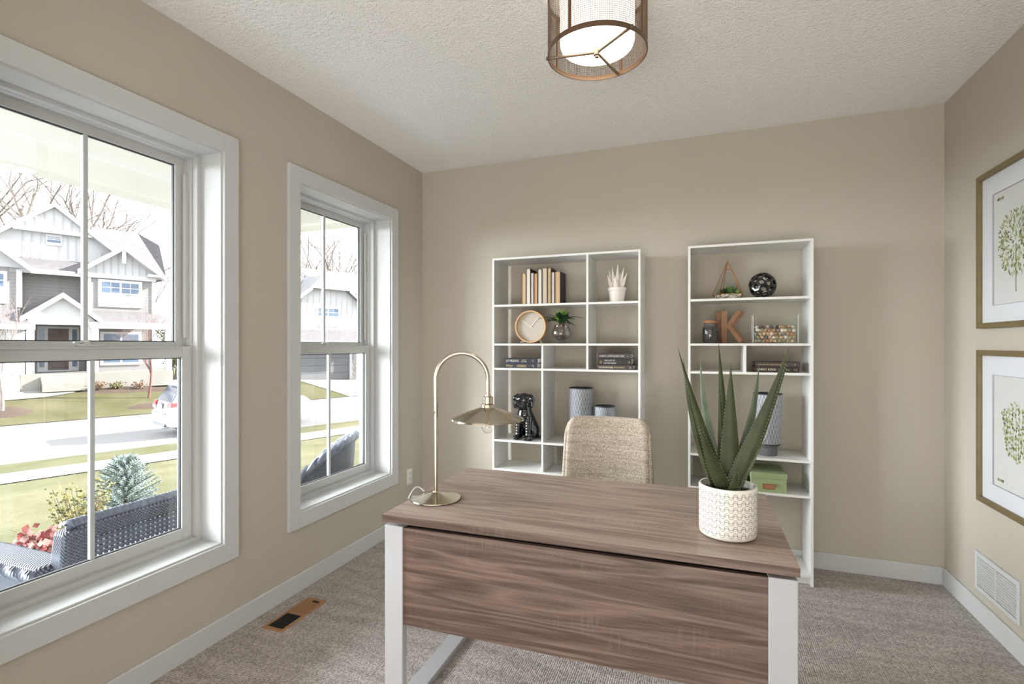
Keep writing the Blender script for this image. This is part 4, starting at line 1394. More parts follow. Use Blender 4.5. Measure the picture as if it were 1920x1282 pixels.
# ------------------------------------------------------------------ wooden letter K
plain('letter_wood', srgb(150, 112, 84), 0.7, vary=0.22, vscale=18, bstr=0.3, bscale=40)
plain('letter_wood_dark', srgb(124, 90, 66), 0.7, vary=0.22, vscale=18, bstr=0.3, bscale=40)
o = thing('letter_k', 'weathered wooden letter K standing behind the jar', 'letter', (0.150, 3.44, S1))
def plank(x0, z0, x1, z1, w, y0, y1, mat):
    a, b = Vector((x0, 0, z0)), Vector((x1, 0, z1))
    u = (b - a).normalized()
    n_ = Vector((-u.z, 0, u.x)) * (w / 2)
    p = [a - n_, a + n_, b + n_, b - n_]
    MB().prism([(q.x, q.z) for q in p], y0, y1, lambda u_, v_, h: (u_, h, v_)).build('plank', mat, o, bevel=0.0012)
plank(-0.058, 0.0006, -0.058, 0.196, 0.030, -0.018, 0.02, 'letter_wood_dark')
plank(-0.024, 0.0006, -0.024, 0.200, 0.034, -0.022, 0.02, 'letter_wood')
plank(-0.006, 0.100, 0.062, 0.200, 0.026, -0.019, 0.018, 'letter_wood')
plank(0.014, 0.094, 0.086, 0.196, 0.020, -0.015, 0.018, 'letter_wood_dark')
plank(-0.004, 0.112, 0.070, 0.010, 0.026, -0.022, 0.016, 'letter_wood')
plank(0.016, 0.112, 0.092, 0.008, 0.020, -0.017, 0.016, 'letter_wood_dark')

# ------------------------------------------------------------------ glass tank with pebbles
glass('tank_glass', (0.97, 0.975, 0.97, 1), refl=0.35)
plain('tank_edge', srgb(214, 218, 216), 0.15, spec=0.8)
tx0, tx1, ty0, ty1, tz0, th = 0.281, 0.520, 3.352, 3.462, S1 + 0.0002, 0.170
o = thing('glass_tank', 'clear rectangular glass tank half filled with pebbles', 'glass tank', ((tx0 + tx1) / 2, (ty0 + ty1) / 2, tz0))
hx, hy, gt = (tx1 - tx0) / 2, (ty1 - ty0) / 2, 0.005
MB().box(-hx, hx, -hy, hy, 0, gt).build('bottom_pane', 'tank_glass', o)
for a in ((-hx, hx, -hy, -hy + gt), (-hx, hx, hy - gt, hy), (-hx, -hx + gt, -hy + gt, hy - gt), (hx - gt, hx, -hy + gt, hy - gt)):
    MB().box(*a, gt, th).build('pane', 'tank_glass', o)
for sx in (-1, 1):
    for sy in (-1, 1):
        MB().box(sx * (hx - gt * 0.5), sx * (hx + 0.0004), sy * (hy - gt * 0.5), sy * (hy + 0.0004), 0, th).build('polished_edge', 'tank_edge', o)
pebc = {'pebble_tan': ((186, 156, 122), 'tan'), 'pebble_cream': ((214, 202, 184), 'cream'), 'pebble_grey': ((142, 138, 132), 'grey'), 'pebble_dark': ((88, 82, 78), 'dark grey'), 'pebble_rust': ((166, 122, 88), 'rusty brown'), 'pebble_olive': ((150, 138, 108), 'olive')}
meshes = {}
rnd = random.Random(9)
for k, (c, nm) in pebc.items():
    plain(k, srgb(*c), 0.55, vary=0.16, vscale=70)
    mb = MB().ball((0, 0, 0), 1.0, 10, 7)
    mb.v = [tuple(Vector(p) * (1 + 0.10 * math.sin(3 * p[0] + 2 * p[1] + 5 * p[2]))) for p in mb.v]
    meshes[k] = mb
protos = {}
order = list(pebc)
cnt = 0
nz, nx_, ny_ = 5, 10, 3
for iz in range(nz):
    for iy in range(ny_):
        for ix in range(nx_):
            x_ = tx0 + 0.020 + (tx1 - tx0 - 0.040) * (ix + (0.5 if (iz + iy) % 2 else 0.0)) / (nx_ - 0.5) + rnd.uniform(-0.003, 0.003)
            y_ = ty0 + 0.0175 + (ty1 - ty0 - 0.035) * iy / (ny_ - 1) + rnd.uniform(-0.001, 0.0015)
            z_ = tz0 + gt + 0.0110 + iz * 0.0205 + rnd.uniform(-0.0015, 0.0015)
            if 0 < iy and iz < nz - 1:
                continue            # the heap shows its front face and its top only
            if iz == nz - 1 and rnd.random() < 0.35:
                continue
            k = rnd.choices(order, (5, 4, 3, 2, 3, 3))[0]
            sc = (rnd.uniform(0.0105, 0.0150), rnd.uniform(0.0095, 0.0112), rnd.uniform(0.0088, 0.0118))
            rot = (rnd.uniform(-0.3, 0.3), rnd.uniform(-0.9, 0.9), rnd.uniform(-0.3, 0.3))
            if k not in protos:
                p_ = meshes[k].build('pebble', k, None, smooth=70, recalc=False)
                protos[k] = p_
                p_.location, p_.rotation_euler, p_.scale = (x_, y_, z_), rot, sc
            else:
                p_ = share(protos[k], (x_, y_, z_), rot, scale=sc)
            tag(p_, 'smooth %s pebble among the pebbles in the glass tank' % pebc[k][1], 'pebble', '%s pebbles in the glass tank' % pebc[k][1])
            cnt += 1
# ------------------------------------------------------------------ green storage boxes
plain('green_linen', srgb(156, 172, 130), 0.9, vary=0.06, vscale=160, bstr=0.3, bscale=400, bdist=0.001)
plain('tag_copper', srgb(150, 104, 70), 0.4, metal=0.5)
plain('tag_card', srgb(172, 120, 86), 0.8)
def gbox(label, x, y, w, d, h, rot):
    o = thing('storage_box', label, 'box', (x, y, SH[4] + 0.0003), rot, 'green linen storage boxes')
    MB().box(-w / 2 + 0.003, w / 2 - 0.003, 0.003, d - 0.003, 0, h - 0.012).build('body', 'green_linen', o, bevel=0.001)
    ld_ = MB().box(-w / 2, w / 2, 0, d, h - 0.032, h).build('lid', 'green_linen', o, bevel=0.001)
    hd_ = MB()
    for a in ((-0.034, 0.034, 0.046, 0.050), (-0.034, 0.034, 0.020, 0.024), (-0.034, -0.030, 0.024, 0.046), (0.030, 0.034, 0.024, 0.046)):
        hd_.box(a[0], a[1], -0.0005, 0.004, a[2], a[3])
    h_ = hd_.build('label_holder', 'tag_copper', o, bevel=0.0008)
    MB().box(-0.031, 0.031, 0.001, 0.0035, 0.023, 0.047).build('label_card', 'tag_card', h_)
    return o
gbox('green linen storage box with a copper label holder at the shelf front', 0.362, 3.304, 0.192, 0.24, 0.112, R(3))
gbox('green linen storage box mostly hidden behind the aloe pot', 0.165, 3.335, 0.17, 0.22, 0.118, 0)
# ------------------------------------------------------------------ outside: the porch
plain('porch_paint', srgb(222, 222, 218), 0.6)
plain('porch_slab', srgb(190, 194, 202), 0.8, vary=0.06, vscale=6, bstr=0.2, bscale=80)
PZ = -0.20
struct(MB().box(-4.30, -2.345, -1.6, 4.20, -0.62, PZ).build('porch_floor', 'porch_slab'))
struct(MB().box(-4.20, -2.345, -1.6, 4.10, 2.735, 2.80).build('porch_ceiling', 'porch_paint'))
struct(MB().box(-4.42, -4.20, -1.6, 4.32, 2.560, 2.86).build('porch_beam', 'porch_paint', bevel=0.004))
struct(MB().box(-4.20, -2.345, 4.10, 4.32, 2.560, 2.86).build('porch_end_beam', 'porch_paint', bevel=0.004))
struct(MB().box(-4.60, -1.2, -1.9, 4.55, 2.86, 3.02).build('porch_roof', 'porch_paint'))
# unseen upper storey and side wall of this house, added to shade the porch
struct(MB().box(-2.34, 6.0, -3.2, 4.3, 2.86, 5.9).build('wall_upper_shade', 'porch_paint'))
struct(MB().box(-2.34, 6.0, 3.76, 4.2, -0.6, 2.86).build('wall_side_shade', 'porch_paint'))

# ------------------------------------------------------------------ street frame: q along the street, p away from this house
ANG = R(90 - 20.8)
EQ = Vector((math.cos(ANG), math.sin(ANG), 0))
EP = Vector((-math.sin(ANG), math.cos(ANG), 0))
def ex(q, p, z=0.0):
    v = EQ * q + EP * p
    return (v.x, v.y, z)
def gz(q, p):
    """height of the ground"""
    if p < 5.3: return -0.56
    if p < 15.0: return -0.56 - (p - 5.3) / 9.7 * 1.0
    if p < 17.9: return -1.56 - (p - 15.0) / 2.9 * 0.04
    if p < 26.3: return -1.62
    top = -0.50 - 0.045 * (q - 5.0) if q > 5 else -0.50
    top = max(top, -1.15)
    t = min(1.0, (p - 26.3) / 6.0)
    return -1.60 + (top + 1.60) * t
def ground(name, q0, q1, p0, p1, mat, nq, np_, dz=0.0, fn=None, label=None, cat=None):
    mb = MB()
    def f(u, v):
        q, p = q0 + (q1 - q0) * u, p0 + (p1 - p0) * v
        return ex(q, p, (fn or gz)(q, p) + dz)
    mb.grid(f, nq, np_)
    n = len(mb.v)
    o = mb.build(name, mat, None, recalc=False)
    return struct(o)

def grass_mat(name, a, b, c):
    m, nt, bs, N, L = base_mat(name)
    bs.inputs['Roughness'].default_value = 0.95
    bs.inputs['Specular IOR Level'].default_value = 0.1
    v = coords(nt)
    big = noise(nt, v, 0.55, 4, 0.6)
    fine = noise(nt, v, 34, 3, 0.7)
    f = math_node(nt, 'ADD', math_node(nt, 'MULTIPLY', big, 0.5), math_node(nt, 'MULTIPLY', fine, 0.5))
    L.new(ramp(nt, f, [(0.36, a), (0.5, b), (0.64, c)]), bs.inputs['Base Color'])
    bump(nt, fine, bs, 0.8, 0.03)
grass_mat('lawn_grass', srgb(70, 72, 46), srgb(85, 84, 60), srgb(104, 100, 80))
plain('asphalt', srgb(98, 97, 98), 0.9, vary=0.05, vscale=1.2, bstr=0.2, bscale=120)
plain('concrete', srgb(138, 136, 131), 0.9, vary=0.05, vscale=2.0, bstr=0.15, bscale=90)
plain('mulch_brown', srgb(76, 62, 52), 0.95, vary=0.4, vscale=22, bstr=1.0, bscale=30, bdist=0.05)

ground('lawn_front', -30, 50, 0.5, 15.05, 'lawn_grass', 24, 24)
struct(MB().box(-60, 60, -60, 90, -2.6, -2.4).build('ground', 'lawn_grass'))
ground('sidewalk', -30, 50, 15.05, 16.30, 'concrete', 60, 3, dz=0.02)
ground('lawn_boulevard', -30, 50, 16.30, 17.90, 'lawn_grass', 20, 3)
ground('street', -30, 60, 17.90, 26.30, 'asphalt', 20, 3, fn=lambda q, p: -1.62)
ground('lawn_far', -30, 60, 26.30, 60.0, 'lawn_grass', 60, 24)
ground('path_driveway', 15.9, 21.2, 26.25, 33.2, 'concrete', 4, 10, dz=0.025)
def walk():
    mb = MB()
    pts = [(4.10, 31.45, 0.75), (3.9, 30.9, 0.7), (3.2, 30.5, 0.65), (2.0, 30.35, 0.65), (-1.0, 30.3, 0.65), (-4.0, 30.3, 0.65)]
    L_, R_ = [], []
    for i, (q, p, w) in enumerate(pts):
        a, b = pts[max(i - 1, 0)], pts[min(i + 1, len(pts) - 1)]
        d = Vector((b[0] - a[0], b[1] - a[1])).normalized()
        n_ = Vector((-d.y, d.x)) * w
        for lst, s in ((L_, 1), (R_, -1)):
            lst.append(ex(q + n_.x * s, p + n_.y * s, gz(q + n_.x * s, p + n_.y * s) + 0.03))
    n = len(pts)
    struct(mb.add(L_ + R_, [(i, i + 1, n + i + 1, n + i) for i in range(n - 1)]).build('path_walk', 'concrete'))
walk()
def bed(name, q, p, rq, rp, n=26, seed=1, lift=0.10):
    rnd = random.Random(seed)
    ring = []
    for k in range(n):
        a = 2 * math.pi * k / n
        s = 1 + 0.10 * math.sin(3 * a + seed) + rnd.uniform(-0.03, 0.03)
        ring.append((q + rq * math.cos(a) * s, p + rp * math.sin(a) * s))
    mid = [(q + (a - q) * 0.6, p + (b - p) * 0.6) for a, b in ring]
    vs_ = [ex(a, b, gz(a, b) - 0.03) for a, b in ring] + [ex(a, b, gz(a, b) + lift * 0.8) for a, b in mid] + [ex(q, p, gz(q, p) + lift)]
    fs_ = [(i, (i + 1) % n, n + (i + 1) % n, n + i) for i in range(n)] + [(n + i, n + (i + 1) % n, 2 * n) for i in range(n)]
    struct(MB().add(vs_, fs_).build(name, 'mulch_brown', smooth=60))
bed('ground_mulch_porch', 1.6, 6.1, 2.9, 1.05, seed=1, lift=0.12)
bed('ground_mulch_tree', 2.2, 28.0, 0.60, 0.85, seed=2)
bed('ground_mulch_house', 6.6, 30.6, 2.2, 0.65, seed=3)
bed('ground_mulch_street', 6.6, 27.4, 0.9, 0.5, seed=4)

# ------------------------------------------------------------------ wicker seats on the porch
def wicker_mat():
    m, nt, b, N, L = base_mat('wicker_slate')
    b.inputs['Roughness'].default_value = 0.55
    sp = N.new('ShaderNodeSeparateXYZ')
    L.new(coords(nt), sp.inputs[0])
    u = math_node(nt, 'SINE', math_node(nt, 'MULTIPLY', sp.outputs[1], 330.0))
    w = math_node(nt, 'SINE', math_node(nt, 'MULTIPLY', math_node(nt, 'ADD', sp.outputs[2], sp.outputs[0]), 430.0))
    h = math_node(nt, 'MULTIPLY', u, w)
    L.new(ramp(nt, math_node(nt, 'MULTIPLY_ADD', h, 0.5, 0.5), [(0.15, srgb(30, 33, 42)), (0.5, srgb(58, 64, 76)), (0.9, srgb(84, 90, 104))]), b.inputs['Base Color'])
    bump(nt, h, b, 0.7, 0.006)
wicker_mat()
plain('wicker_strand', srgb(70, 76, 90), 0.5, vary=0.1, vscale=40)
plain('cushion_blue', srgb(70, 82, 104), 0.9, bstr=0.2, bscale=200)

def rope(mb, a, b, r_, turns, n=5):
    """two twisted strands wound along a straight rail"""
    a, b = Vector(a), Vector(b)
    d = (b - a).normalized()
    s = d.cross(Vector((0, 0, 1)))
    s = s.normalized() if s.length > 0.1 else Vector((1, 0, 0))
    t = d.cross(s)
    steps = int(turns * 8)
    for ph in (0, math.pi):
        pts = []
        for k in range(steps + 1):
            w = k / steps
            an = 2 * math.pi * turns * w + ph
            pts.append(a.lerp(b, w) + (s * math.cos(an) + t * math.sin(an)) * r_ * 0.62)
        mb.tube(pts, r_ * 0.62, n)

def loveseat():
    # stands with its back to the window; x- is towards the street
    y0, y1 = 1.40, 2.62
    o = thing('wicker_loveseat', 'slate-blue woven wicker loveseat on the porch with its back to the window', 'sofa', (-2.62, (y0 + y1) / 2, PZ))
    hl = (y1 - y0) / 2
    H_ = 0.785
    # solid woven top band of the back and its braided cap
    MB().box(-0.035, 0.03, -hl + 0.05, hl - 0.05, H_ - 0.092, H_ - 0.02).build('back_band', 'wicker_slate', o, bevel=0.012)
    mb = MB()
    rope(mb, (0, -hl + 0.03, H_ - 0.012), (0, hl - 0.03, H_ - 0.012), 0.022, 46)
    mb.build('braided_rail', 'wicker_strand', o, smooth=60, recalc=False, kind='stuff')
    for s in (-1, 1):
        # swept end posts of the back
        sec = [(-0.055, -0.05), (0.045, -0.05), (0.045, 0.03), (-0.055, 0.03)]
        MB().hexa([(-0.10, s * hl - 0.06, 0.0), (0.05, s * hl - 0.06, 0.0), (0.05, s * hl + 0.06, 0.0), (-0.10, s * hl + 0.06, 0.0),
                   (-0.05, s * (hl - 0.05) - 0.05, H_ - 0.03), (0.04, s * (hl - 0.05) - 0.05, H_ - 0.03), (0.04, s * (hl - 0.05) + 0.05, H_ - 0.03), (-0.05, s * (hl - 0.05) + 0.05, H_ - 0.03)]).build('end_post', 'wicker_slate', o, bevel=0.02)
        # broad flat arm towards the street
        MB().box(-0.70, -0.02, s * hl - 0.075, s * hl + 0.075, 0.545, 0.615).build('arm', 'wicker_slate', o, bevel=0.025, seg=3)
        mb = MB()
        for sy in (-1, 1):
            rope(mb, (-0.70, s * hl + sy * 0.072, 0.58), (-0.03, s * hl + sy * 0.072, 0.58), 0.022, 15)
        mb.build('arm_braid', 'wicker_strand', o, smooth=60, recalc=False, kind='stuff')
        MB().box(-0.68, -0.62, s * hl - 0.05, s * hl + 0.05, 0.0, 0.55).build('front_leg', 'wicker_slate', o, bevel=0.012)
        MB().box(-0.62, -0.06, s * hl - 0.03, s * hl + 0.03, 0.10, 0.55).build('side_panel', 'wicker_slate', o, bevel=0.008)
    # open lattice of the back: flat strands with gaps between
    mb = MB()
    zl0, zl1 = 0.10, H_ - 0.088
    n = 46
    for k in range(n):
        y_ = -hl + 0.07 + (2 * hl - 0.14) * k / (n - 1)
        mb.box(-0.010, -0.002, y_ - 0.0075, y_ + 0.0075, zl0, zl1)
    rws = 28
    for k in range(rws):
        z_ = zl0 + (zl1 - zl0) * k / (rws - 1)
        mb.box(-0.004, 0.006, -hl + 0.06, hl - 0.06, z_ - 0.0068, z_ + 0.0068)
    mb.build('back_lattice', 'wicker_strand', o, recalc=False, kind='stuff')
    MB().box(-0.66, -0.02, -hl + 0.06, hl - 0.06, 0.28, 0.33).build('seat_deck', 'wicker_slate', o, bevel=0.01)
    MB().box(-0.66, -0.62, -hl + 0.06, hl - 0.06, 0.08, 0.30).build('front_apron', 'wicker_slate', o, bevel=0.01)
    return o
loveseat()

def barrel_chair():
    o = thing('wicker_chair', 'slate wicker armchair with a high curved back seen through the farther window', 'chair', (-2.86, 3.12, PZ), R(-62))
    # local: the sitter faces -y; the back wraps round +y
    n = 19
    def back(u, v):
        a = R(200) * (u - 0.5) + R(90)
        w = 1 - abs(2 * u - 1) ** 2.2
        hgt = 0.50 + 0.36 * w
        r_ = 0.33 + 0.05 * v * w
        return (r_ * math.cos(a) * 1.05, r_ * math.sin(a), 0.06 + (hgt - 0.06) * v)
    mb = MB().grid(back, n, 12)
    b_ = mb.build('back_shell', 'wicker_slate', o, smooth=60, recalc=False)
    sd = b_.modifiers.new('thickness', 'SOLIDIFY')
    sd.thickness = 0.05
    mb = MB()
    pts = [back(k / 40, 1.0) for k in range(41)]
    for ph in (0, math.pi):
        q = []
        for k, p in enumerate(pts):
            an = k * 1.5 + ph
            q.append((p[0] + 0.012 * math.cos(an), p[1] + 0.012 * math.cos(an), p[2] + 0.014 * math.sin(an)))
        mb.tube(q, 0.022, 6)
    mb.build('braided_rim', 'wicker_strand', o, smooth=60, recalc=False, kind='stuff')
    MB().lathe([(0.0, 0.30), (0.29, 0.30), (0.30, 0.32), (0.30, 0.36), (0.28, 0.38), (0.0, 0.385)], 28, cap0=False, cap1=False).build('seat', 'wicker_slate', o, smooth=50)
    for a in (40, 140, 220, 320):
        MB().tube([(0.26 * math.cos(R(a)), 0.26 * math.sin(R(a)), 0.32), (0.29 * math.cos(R(a)), 0.29 * math.sin(R(a)), 0.0)], 0.025, 8).build('leg', 'wicker_slate', o, smooth=50)
barrel_chair()

# ------------------------------------------------------------------ shrubs by the porch
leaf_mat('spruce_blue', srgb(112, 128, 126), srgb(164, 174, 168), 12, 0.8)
leaf_mat('spruce_dark', srgb(64, 80, 79), srgb(100, 114, 110), 12, 0.8)  # darker needles, mixed in at random
leaf_mat('box_yellow', srgb(100, 98, 48), srgb(146, 142, 86), 20, 0.7)
leaf_mat('box_green', srgb(66, 74, 36), srgb(104, 106, 58), 20, 0.7)
leaf_mat('coral_red', srgb(112, 48, 48), srgb(150, 84, 78), 16, 0.6)
leaf_mat('coral_pink', srgb(130, 86, 80), srgb(156, 118, 110), 16, 0.6)
plain('bark_brown', srgb(96, 78, 66), 0.9, vary=0.2, vscale=30)

def spruce():
    c = ( -5.60, 3.575)
    o = thing('blue_spruce', 'small pale blue spruce bush in front of the porch', 'shrub', (c[0], c[1], -0.66))
    rnd = random.Random(12)
    MB().tube([(0, 0, -0.05), (0, 0, 0.88)], [0.03, 0.008], 8).build('trunk', 'bark_brown', o, smooth=50)
    sets = {'spruce_blue': MB(), 'spruce_dark': MB()}
    for k in range(420):
        t = (k + 0.5) / 420
        z = 0.02 + 0.84 * t
        rad = 0.43 * (1 - t) ** 0.62 + 0.03
        a = k * 2.399 + rnd.uniform(-0.3, 0.3)
        up = 0.18 + 0.6 * t
        d = Vector((math.cos(a), math.sin(a), up)).normalized()
        st = Vector((math.cos(a) * 0.02, math.sin(a) * 0.02, z))
        ln = rad * rnd.uniform(0.75, 1.1)
        mb = sets['spruce_blue' if rnd.random() < 0.72 else 'spruce_dark']
        s1 = d.cross(Vector((0, 0, 1))).normalized()
        s2 = d.cross(s1)
        # needles standing round the twig like a bottle brush
        m = int(10 + ln * 60)
        for j in range(m):
            w = 0.25 + 0.75 * j / m
            p = st + d * ln * w
            an = j * 2.4
            nd = (d * 0.8 + (s1 * math.cos(an) + s2 * math.sin(an))).normalized() * 0.036 * (1.15 - 0.5 * w)
            sdv = nd.cross(d)
            sdv = sdv.normalized() * 0.0045 if sdv.length > 1e-6 else s1 * 0.0045
            mb.add([p - sdv, p + sdv, p + nd], [(0, 1, 2)])
        mb.tube([st, st + d * ln], [0.006, 0.004], 4)
    for m_, mb in sets.items():
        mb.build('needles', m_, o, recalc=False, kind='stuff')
spruce()

def leafy(name, label, loc, rx, ry, h, n, mats, lw, seed, stems=10, round_=False):
    o = thing(name, label, 'shrub', loc)
    rnd = random.Random(seed)
    sets = {m_: MB() for m_ in mats}
    sm = MB()
    for k in range(stems):
        a = rnd.uniform(0, 6.283)
        tx, ty = math.cos(a) * rx * rnd.uniform(0.3, 0.95), math.sin(a) * ry * rnd.uniform(0.3, 0.95)
        tz = h * rnd.uniform(0.65, 1.0)
        sm.tube([(tx * 0.1, ty * 0.1, -0.03), (tx * 0.5, ty * 0.5, tz * 0.55), (tx, ty, tz)], [0.008, 0.005, 0.002], 5)
        for j in range(n // stems):
            w = rnd.uniform(0.3, 1.03)
            p = Vector((tx * w, ty * w, tz * w)) + Vector((rnd.gauss(0, 1), rnd.gauss(0, 1), rnd.gauss(0, 0.8))) * 0.10 * max(rx, 0.15)
            if p.z < 0.0: p.z = abs(p.z)
            u = Vector((rnd.gauss(0, 1), rnd.gauss(0, 1), rnd.gauss(0.4, 0.8))).normalized()
            s = u.cross(Vector((rnd.gauss(0, 1), rnd.gauss(0, 1), rnd.gauss(0, 1)))).normalized()
            l_ = lw * rnd.uniform(0.7, 1.2)
            mb = sets[rnd.choice(mats)]
            wdt = 0.62 if round_ else 0.34
            mb.add([p, p + u * l_ * 0.5 + s * l_ * wdt, p + u * l_, p + u * l_ * 0.5 - s * l_ * wdt], [(0, 1, 2, 3)])
    sm.build('stems', 'bark_brown', o, recalc=False, smooth=60)
    for m_, mb in sets.items():
        mb.build('foliage', m_, o, recalc=False, kind='stuff')
    return o
leafy('yellow_shrub', 'yellow-green small-leaved shrub between the spruce and the wicker loveseat', (-5.20, 2.96, -0.60), 0.30, 0.26, 0.74, 1500, ['box_yellow', 'box_green'], 0.030, 3, 22)
leafy('coral_bells', 'low red-leaved plant in the mulch beside the wicker loveseat', (-4.92, 2.50, -0.50), 0.17, 0.15, 0.40, 300, ['coral_red', 'coral_pink'], 0.055, 5, 14, True)
leafy('green_shrub', 'small green shrub at the edge of the nearer window view', (-5.15, 1.93, -0.56), 0.16, 0.16, 0.50, 500, ['box_green'], 0.03, 6, 12)

# ------------------------------------------------------------------ houses across the street
plain('siding_white', srgb(190, 191, 193), 0.7, vary=0.01)
plain('batten_white', srgb(172, 174, 180), 0.7)
plain('roof_trim', srgb(204, 205, 207), 0.6)
plain('house_door', srgb(96, 80, 74), 0.6, vary=0.05)
plain('garage_grey', srgb(98, 100, 105), 0.6)
plain('house_glass', srgb(84, 104, 128), 0.12, spec=0.7)
plain('blind_grey', srgb(150, 152, 152), 0.5)
def lap_mat():
    m, nt, b, N, L = base_mat('lap_siding')
    b.inputs['Roughness'].default_value = 0.75
    sp = N.new('ShaderNodeSeparateXYZ')
    L.new(coords(nt), sp.inputs[0])
    fr = math_node(nt, 'FRACT', math_node(nt, 'MULTIPLY', sp.outputs[2], 6.2))
    L.new(ramp(nt, fr, [(0.0, srgb(104, 104, 107)), (0.10, srgb(134, 132, 132)), (1.0, srgb(142, 140, 139))]), b.inputs['Base Color'])
    bump(nt, fr, b, 0.6, 0.02)
lap_mat()
def shingle_mat():
    m, nt, b, N, L = base_mat('roof_shingles')
    b.inputs['Roughness'].default_value = 0.9
    br = N.new('ShaderNodeTexBrick')
    br.inputs['Scale'].default_value = 3.0
    br.inputs['Mortar Size'].default_value = 0.01
    br.inputs['Color1'].default_value = srgb(100, 99, 102)
    br.inputs['Color2'].default_value = srgb(82, 80, 85)
    br.inputs['Mortar'].default_value = srgb(60, 58, 62)
    L.new(coords(nt), br.inputs['Vector'])
    f = noise(nt, coords(nt), 5, 3)
    L.new(mixc(nt, f, br.outputs['Color'], srgb(108, 105, 107)), b.inputs['Base Color'])
shingle_mat()
def stone_mat():
    m, nt, b, N, L = base_mat('stone_veneer')
    b.inputs['Roughness'].default_value = 0.9
    vo = N.new('ShaderNodeTexVoronoi')
    vo.inputs['Scale'].default_value = 1.0
    L.new(coords(nt, (4, 4, 9)), vo.inputs['Vector'])
    sp = N.new('ShaderNodeSeparateColor')
    L.new(vo.outputs['Color'], sp.inputs[0])
    L.new(ramp(nt, sp.outputs[0], [(0.0, srgb(150, 146, 142)), (1.0, srgb(220, 214, 206))]), b.inputs['Base Color'])
    bump(nt, vo.outputs['Distance'], b, 0.8, 0.03)
stone_mat()

class House:
    """helper that builds in street coordinates (q, p, z) under one Empty"""
    def __init__(s, name, label, q0, p0, z0):
        s.q0, s.p0, s.z0 = q0, p0, z0
        s.o = thing(name, label, 'house', ex(q0, p0, z0), ANG)
    def L(s, q, p, z): return (q - s.q0, p - s.p0, z - s.z0)
    def box(s, nm, q0, q1, p0, p1, z0, z1, mat, par=None, bev=0.0):
        a, b = s.L(q0, p0, z0), s.L(q1, p1, z1)
        return MB().box(a[0], b[0], a[1], b[1], a[2], b[2]).build(nm, mat, par or s.o, bevel=bev)
    def poly(s, nm, pts, p0, p1, mat, par=None):
        """polygon in (q, z) extruded from p0 to p1"""
        return MB().prism([(q - s.q0, z - s.z0) for q, z in pts], p0 - s.p0, p1 - s.p0, lambda u, v, h: (u, h, v)).build(nm, mat, par or s.o)
    def slab(s, nm, pts, th, mat, par=None):
        """roof plane from 3-4 corner points (q, p, z), with thickness downwards"""
        n = len(pts)
        a = [s.L(*p) for p in pts]
        vs_ = a + [(x, y, z - th) for x, y, z in a]
        fs_ = [tuple(range(n)), tuple(range(n, 2 * n))[::-1]] + [(i, (i + 1) % n, n + (i + 1) % n, n + i) for i in range(n)]
        return MB().add(vs_, fs_).build(nm, mat, par or s.o)
    def gable_roof(s, qc, zp, half, drop, p0, p1, th=0.16):
        """two roof planes and white rake boards of a gable that faces the street"""
        for sg in (-1, 1):
            s.slab('roof_plane', [(qc, p0, zp), (qc, p1, zp), (qc + sg * half, p1, zp - drop), (qc + sg * half, p0, zp - drop)], th, 'roof_shingles')
            t = 0.22
            s.poly('rake_board', [(qc, zp + 0.02), (qc + sg * half, zp - drop + 0.02), (qc + sg * half, zp - drop - t), (qc, zp - t)], p0 - 0.05, p0 + 0.01, 'roof_trim')
            s.slab('soffit', [(qc, p0, zp - th - 0.02), (qc, p0 + 0.5, zp - th - 0.02), (qc + sg * half, p0 + 0.5, zp - drop - th - 0.02), (qc + sg * half, p0, zp - drop - th - 0.02)], 0.02, 'roof_trim')
    def battens(s, qs, zfn, p):
        for q, z0, z1 in qs:
            s.box('batten', q - 0.022, q + 0.022, p - 0.03, p + 0.005, z0, z1, 'batten_white')
    def win(s, q0, q1, z0, z1, p, units=2, grid=True, lower='blind_grey'):
        w = s.box('window', q0, q1, p - 0.06, p + 0.02, z0, z1, 'roof_trim')
        tq = (q1 - q0) * 0.08
        wq = (q1 - q0 - tq * 2 - (units - 1) * 0.09) / units
        for k in range(units):
            a = q0 + tq + k * (wq + 0.09)
            b = a + wq
            zb, ztp = z0 + 0.14, z1 - 0.12
            zm = zb + (ztp - zb) * 0.5
            if grid:
                for i in range(2):
                    for j in range(2):
                        s.box('pane', a + (wq + 0.03) / 2 * i, a + (wq + 0.03) / 2 * i + (wq - 0.03) / 2, p - 0.068, p - 0.03, zm + 0.03 + (ztp - zm) / 2 * j, zm + (ztp - zm) / 2 * (j + 1) - 0.01, 'house_glass', w)
                s.box('pane', a, b, p - 0.068, p - 0.03, zb, zm - 0.02, lower, w)
            else:
                s.box('pane', a, b, p - 0.068, p - 0.03, zb, ztp, lower, w)
        return w

# ---- house seen through the nearer window
h = House('gabled_house', 'two-storey grey and white house with several gables across the street', 4.1, 33.0, -0.5)
h.box('wall', -4.0, 8.16, 34.0, 42.0, -0.6, 4.95, 'lap_siding')
h.box('wall', 5.36, 8.16, 33.0, 34.02, -0.6, 4.95, 'lap_siding')
h.box('wall', -4.0, 2.86, 33.0, 34.02, -0.6, 4.95, 'lap_siding')
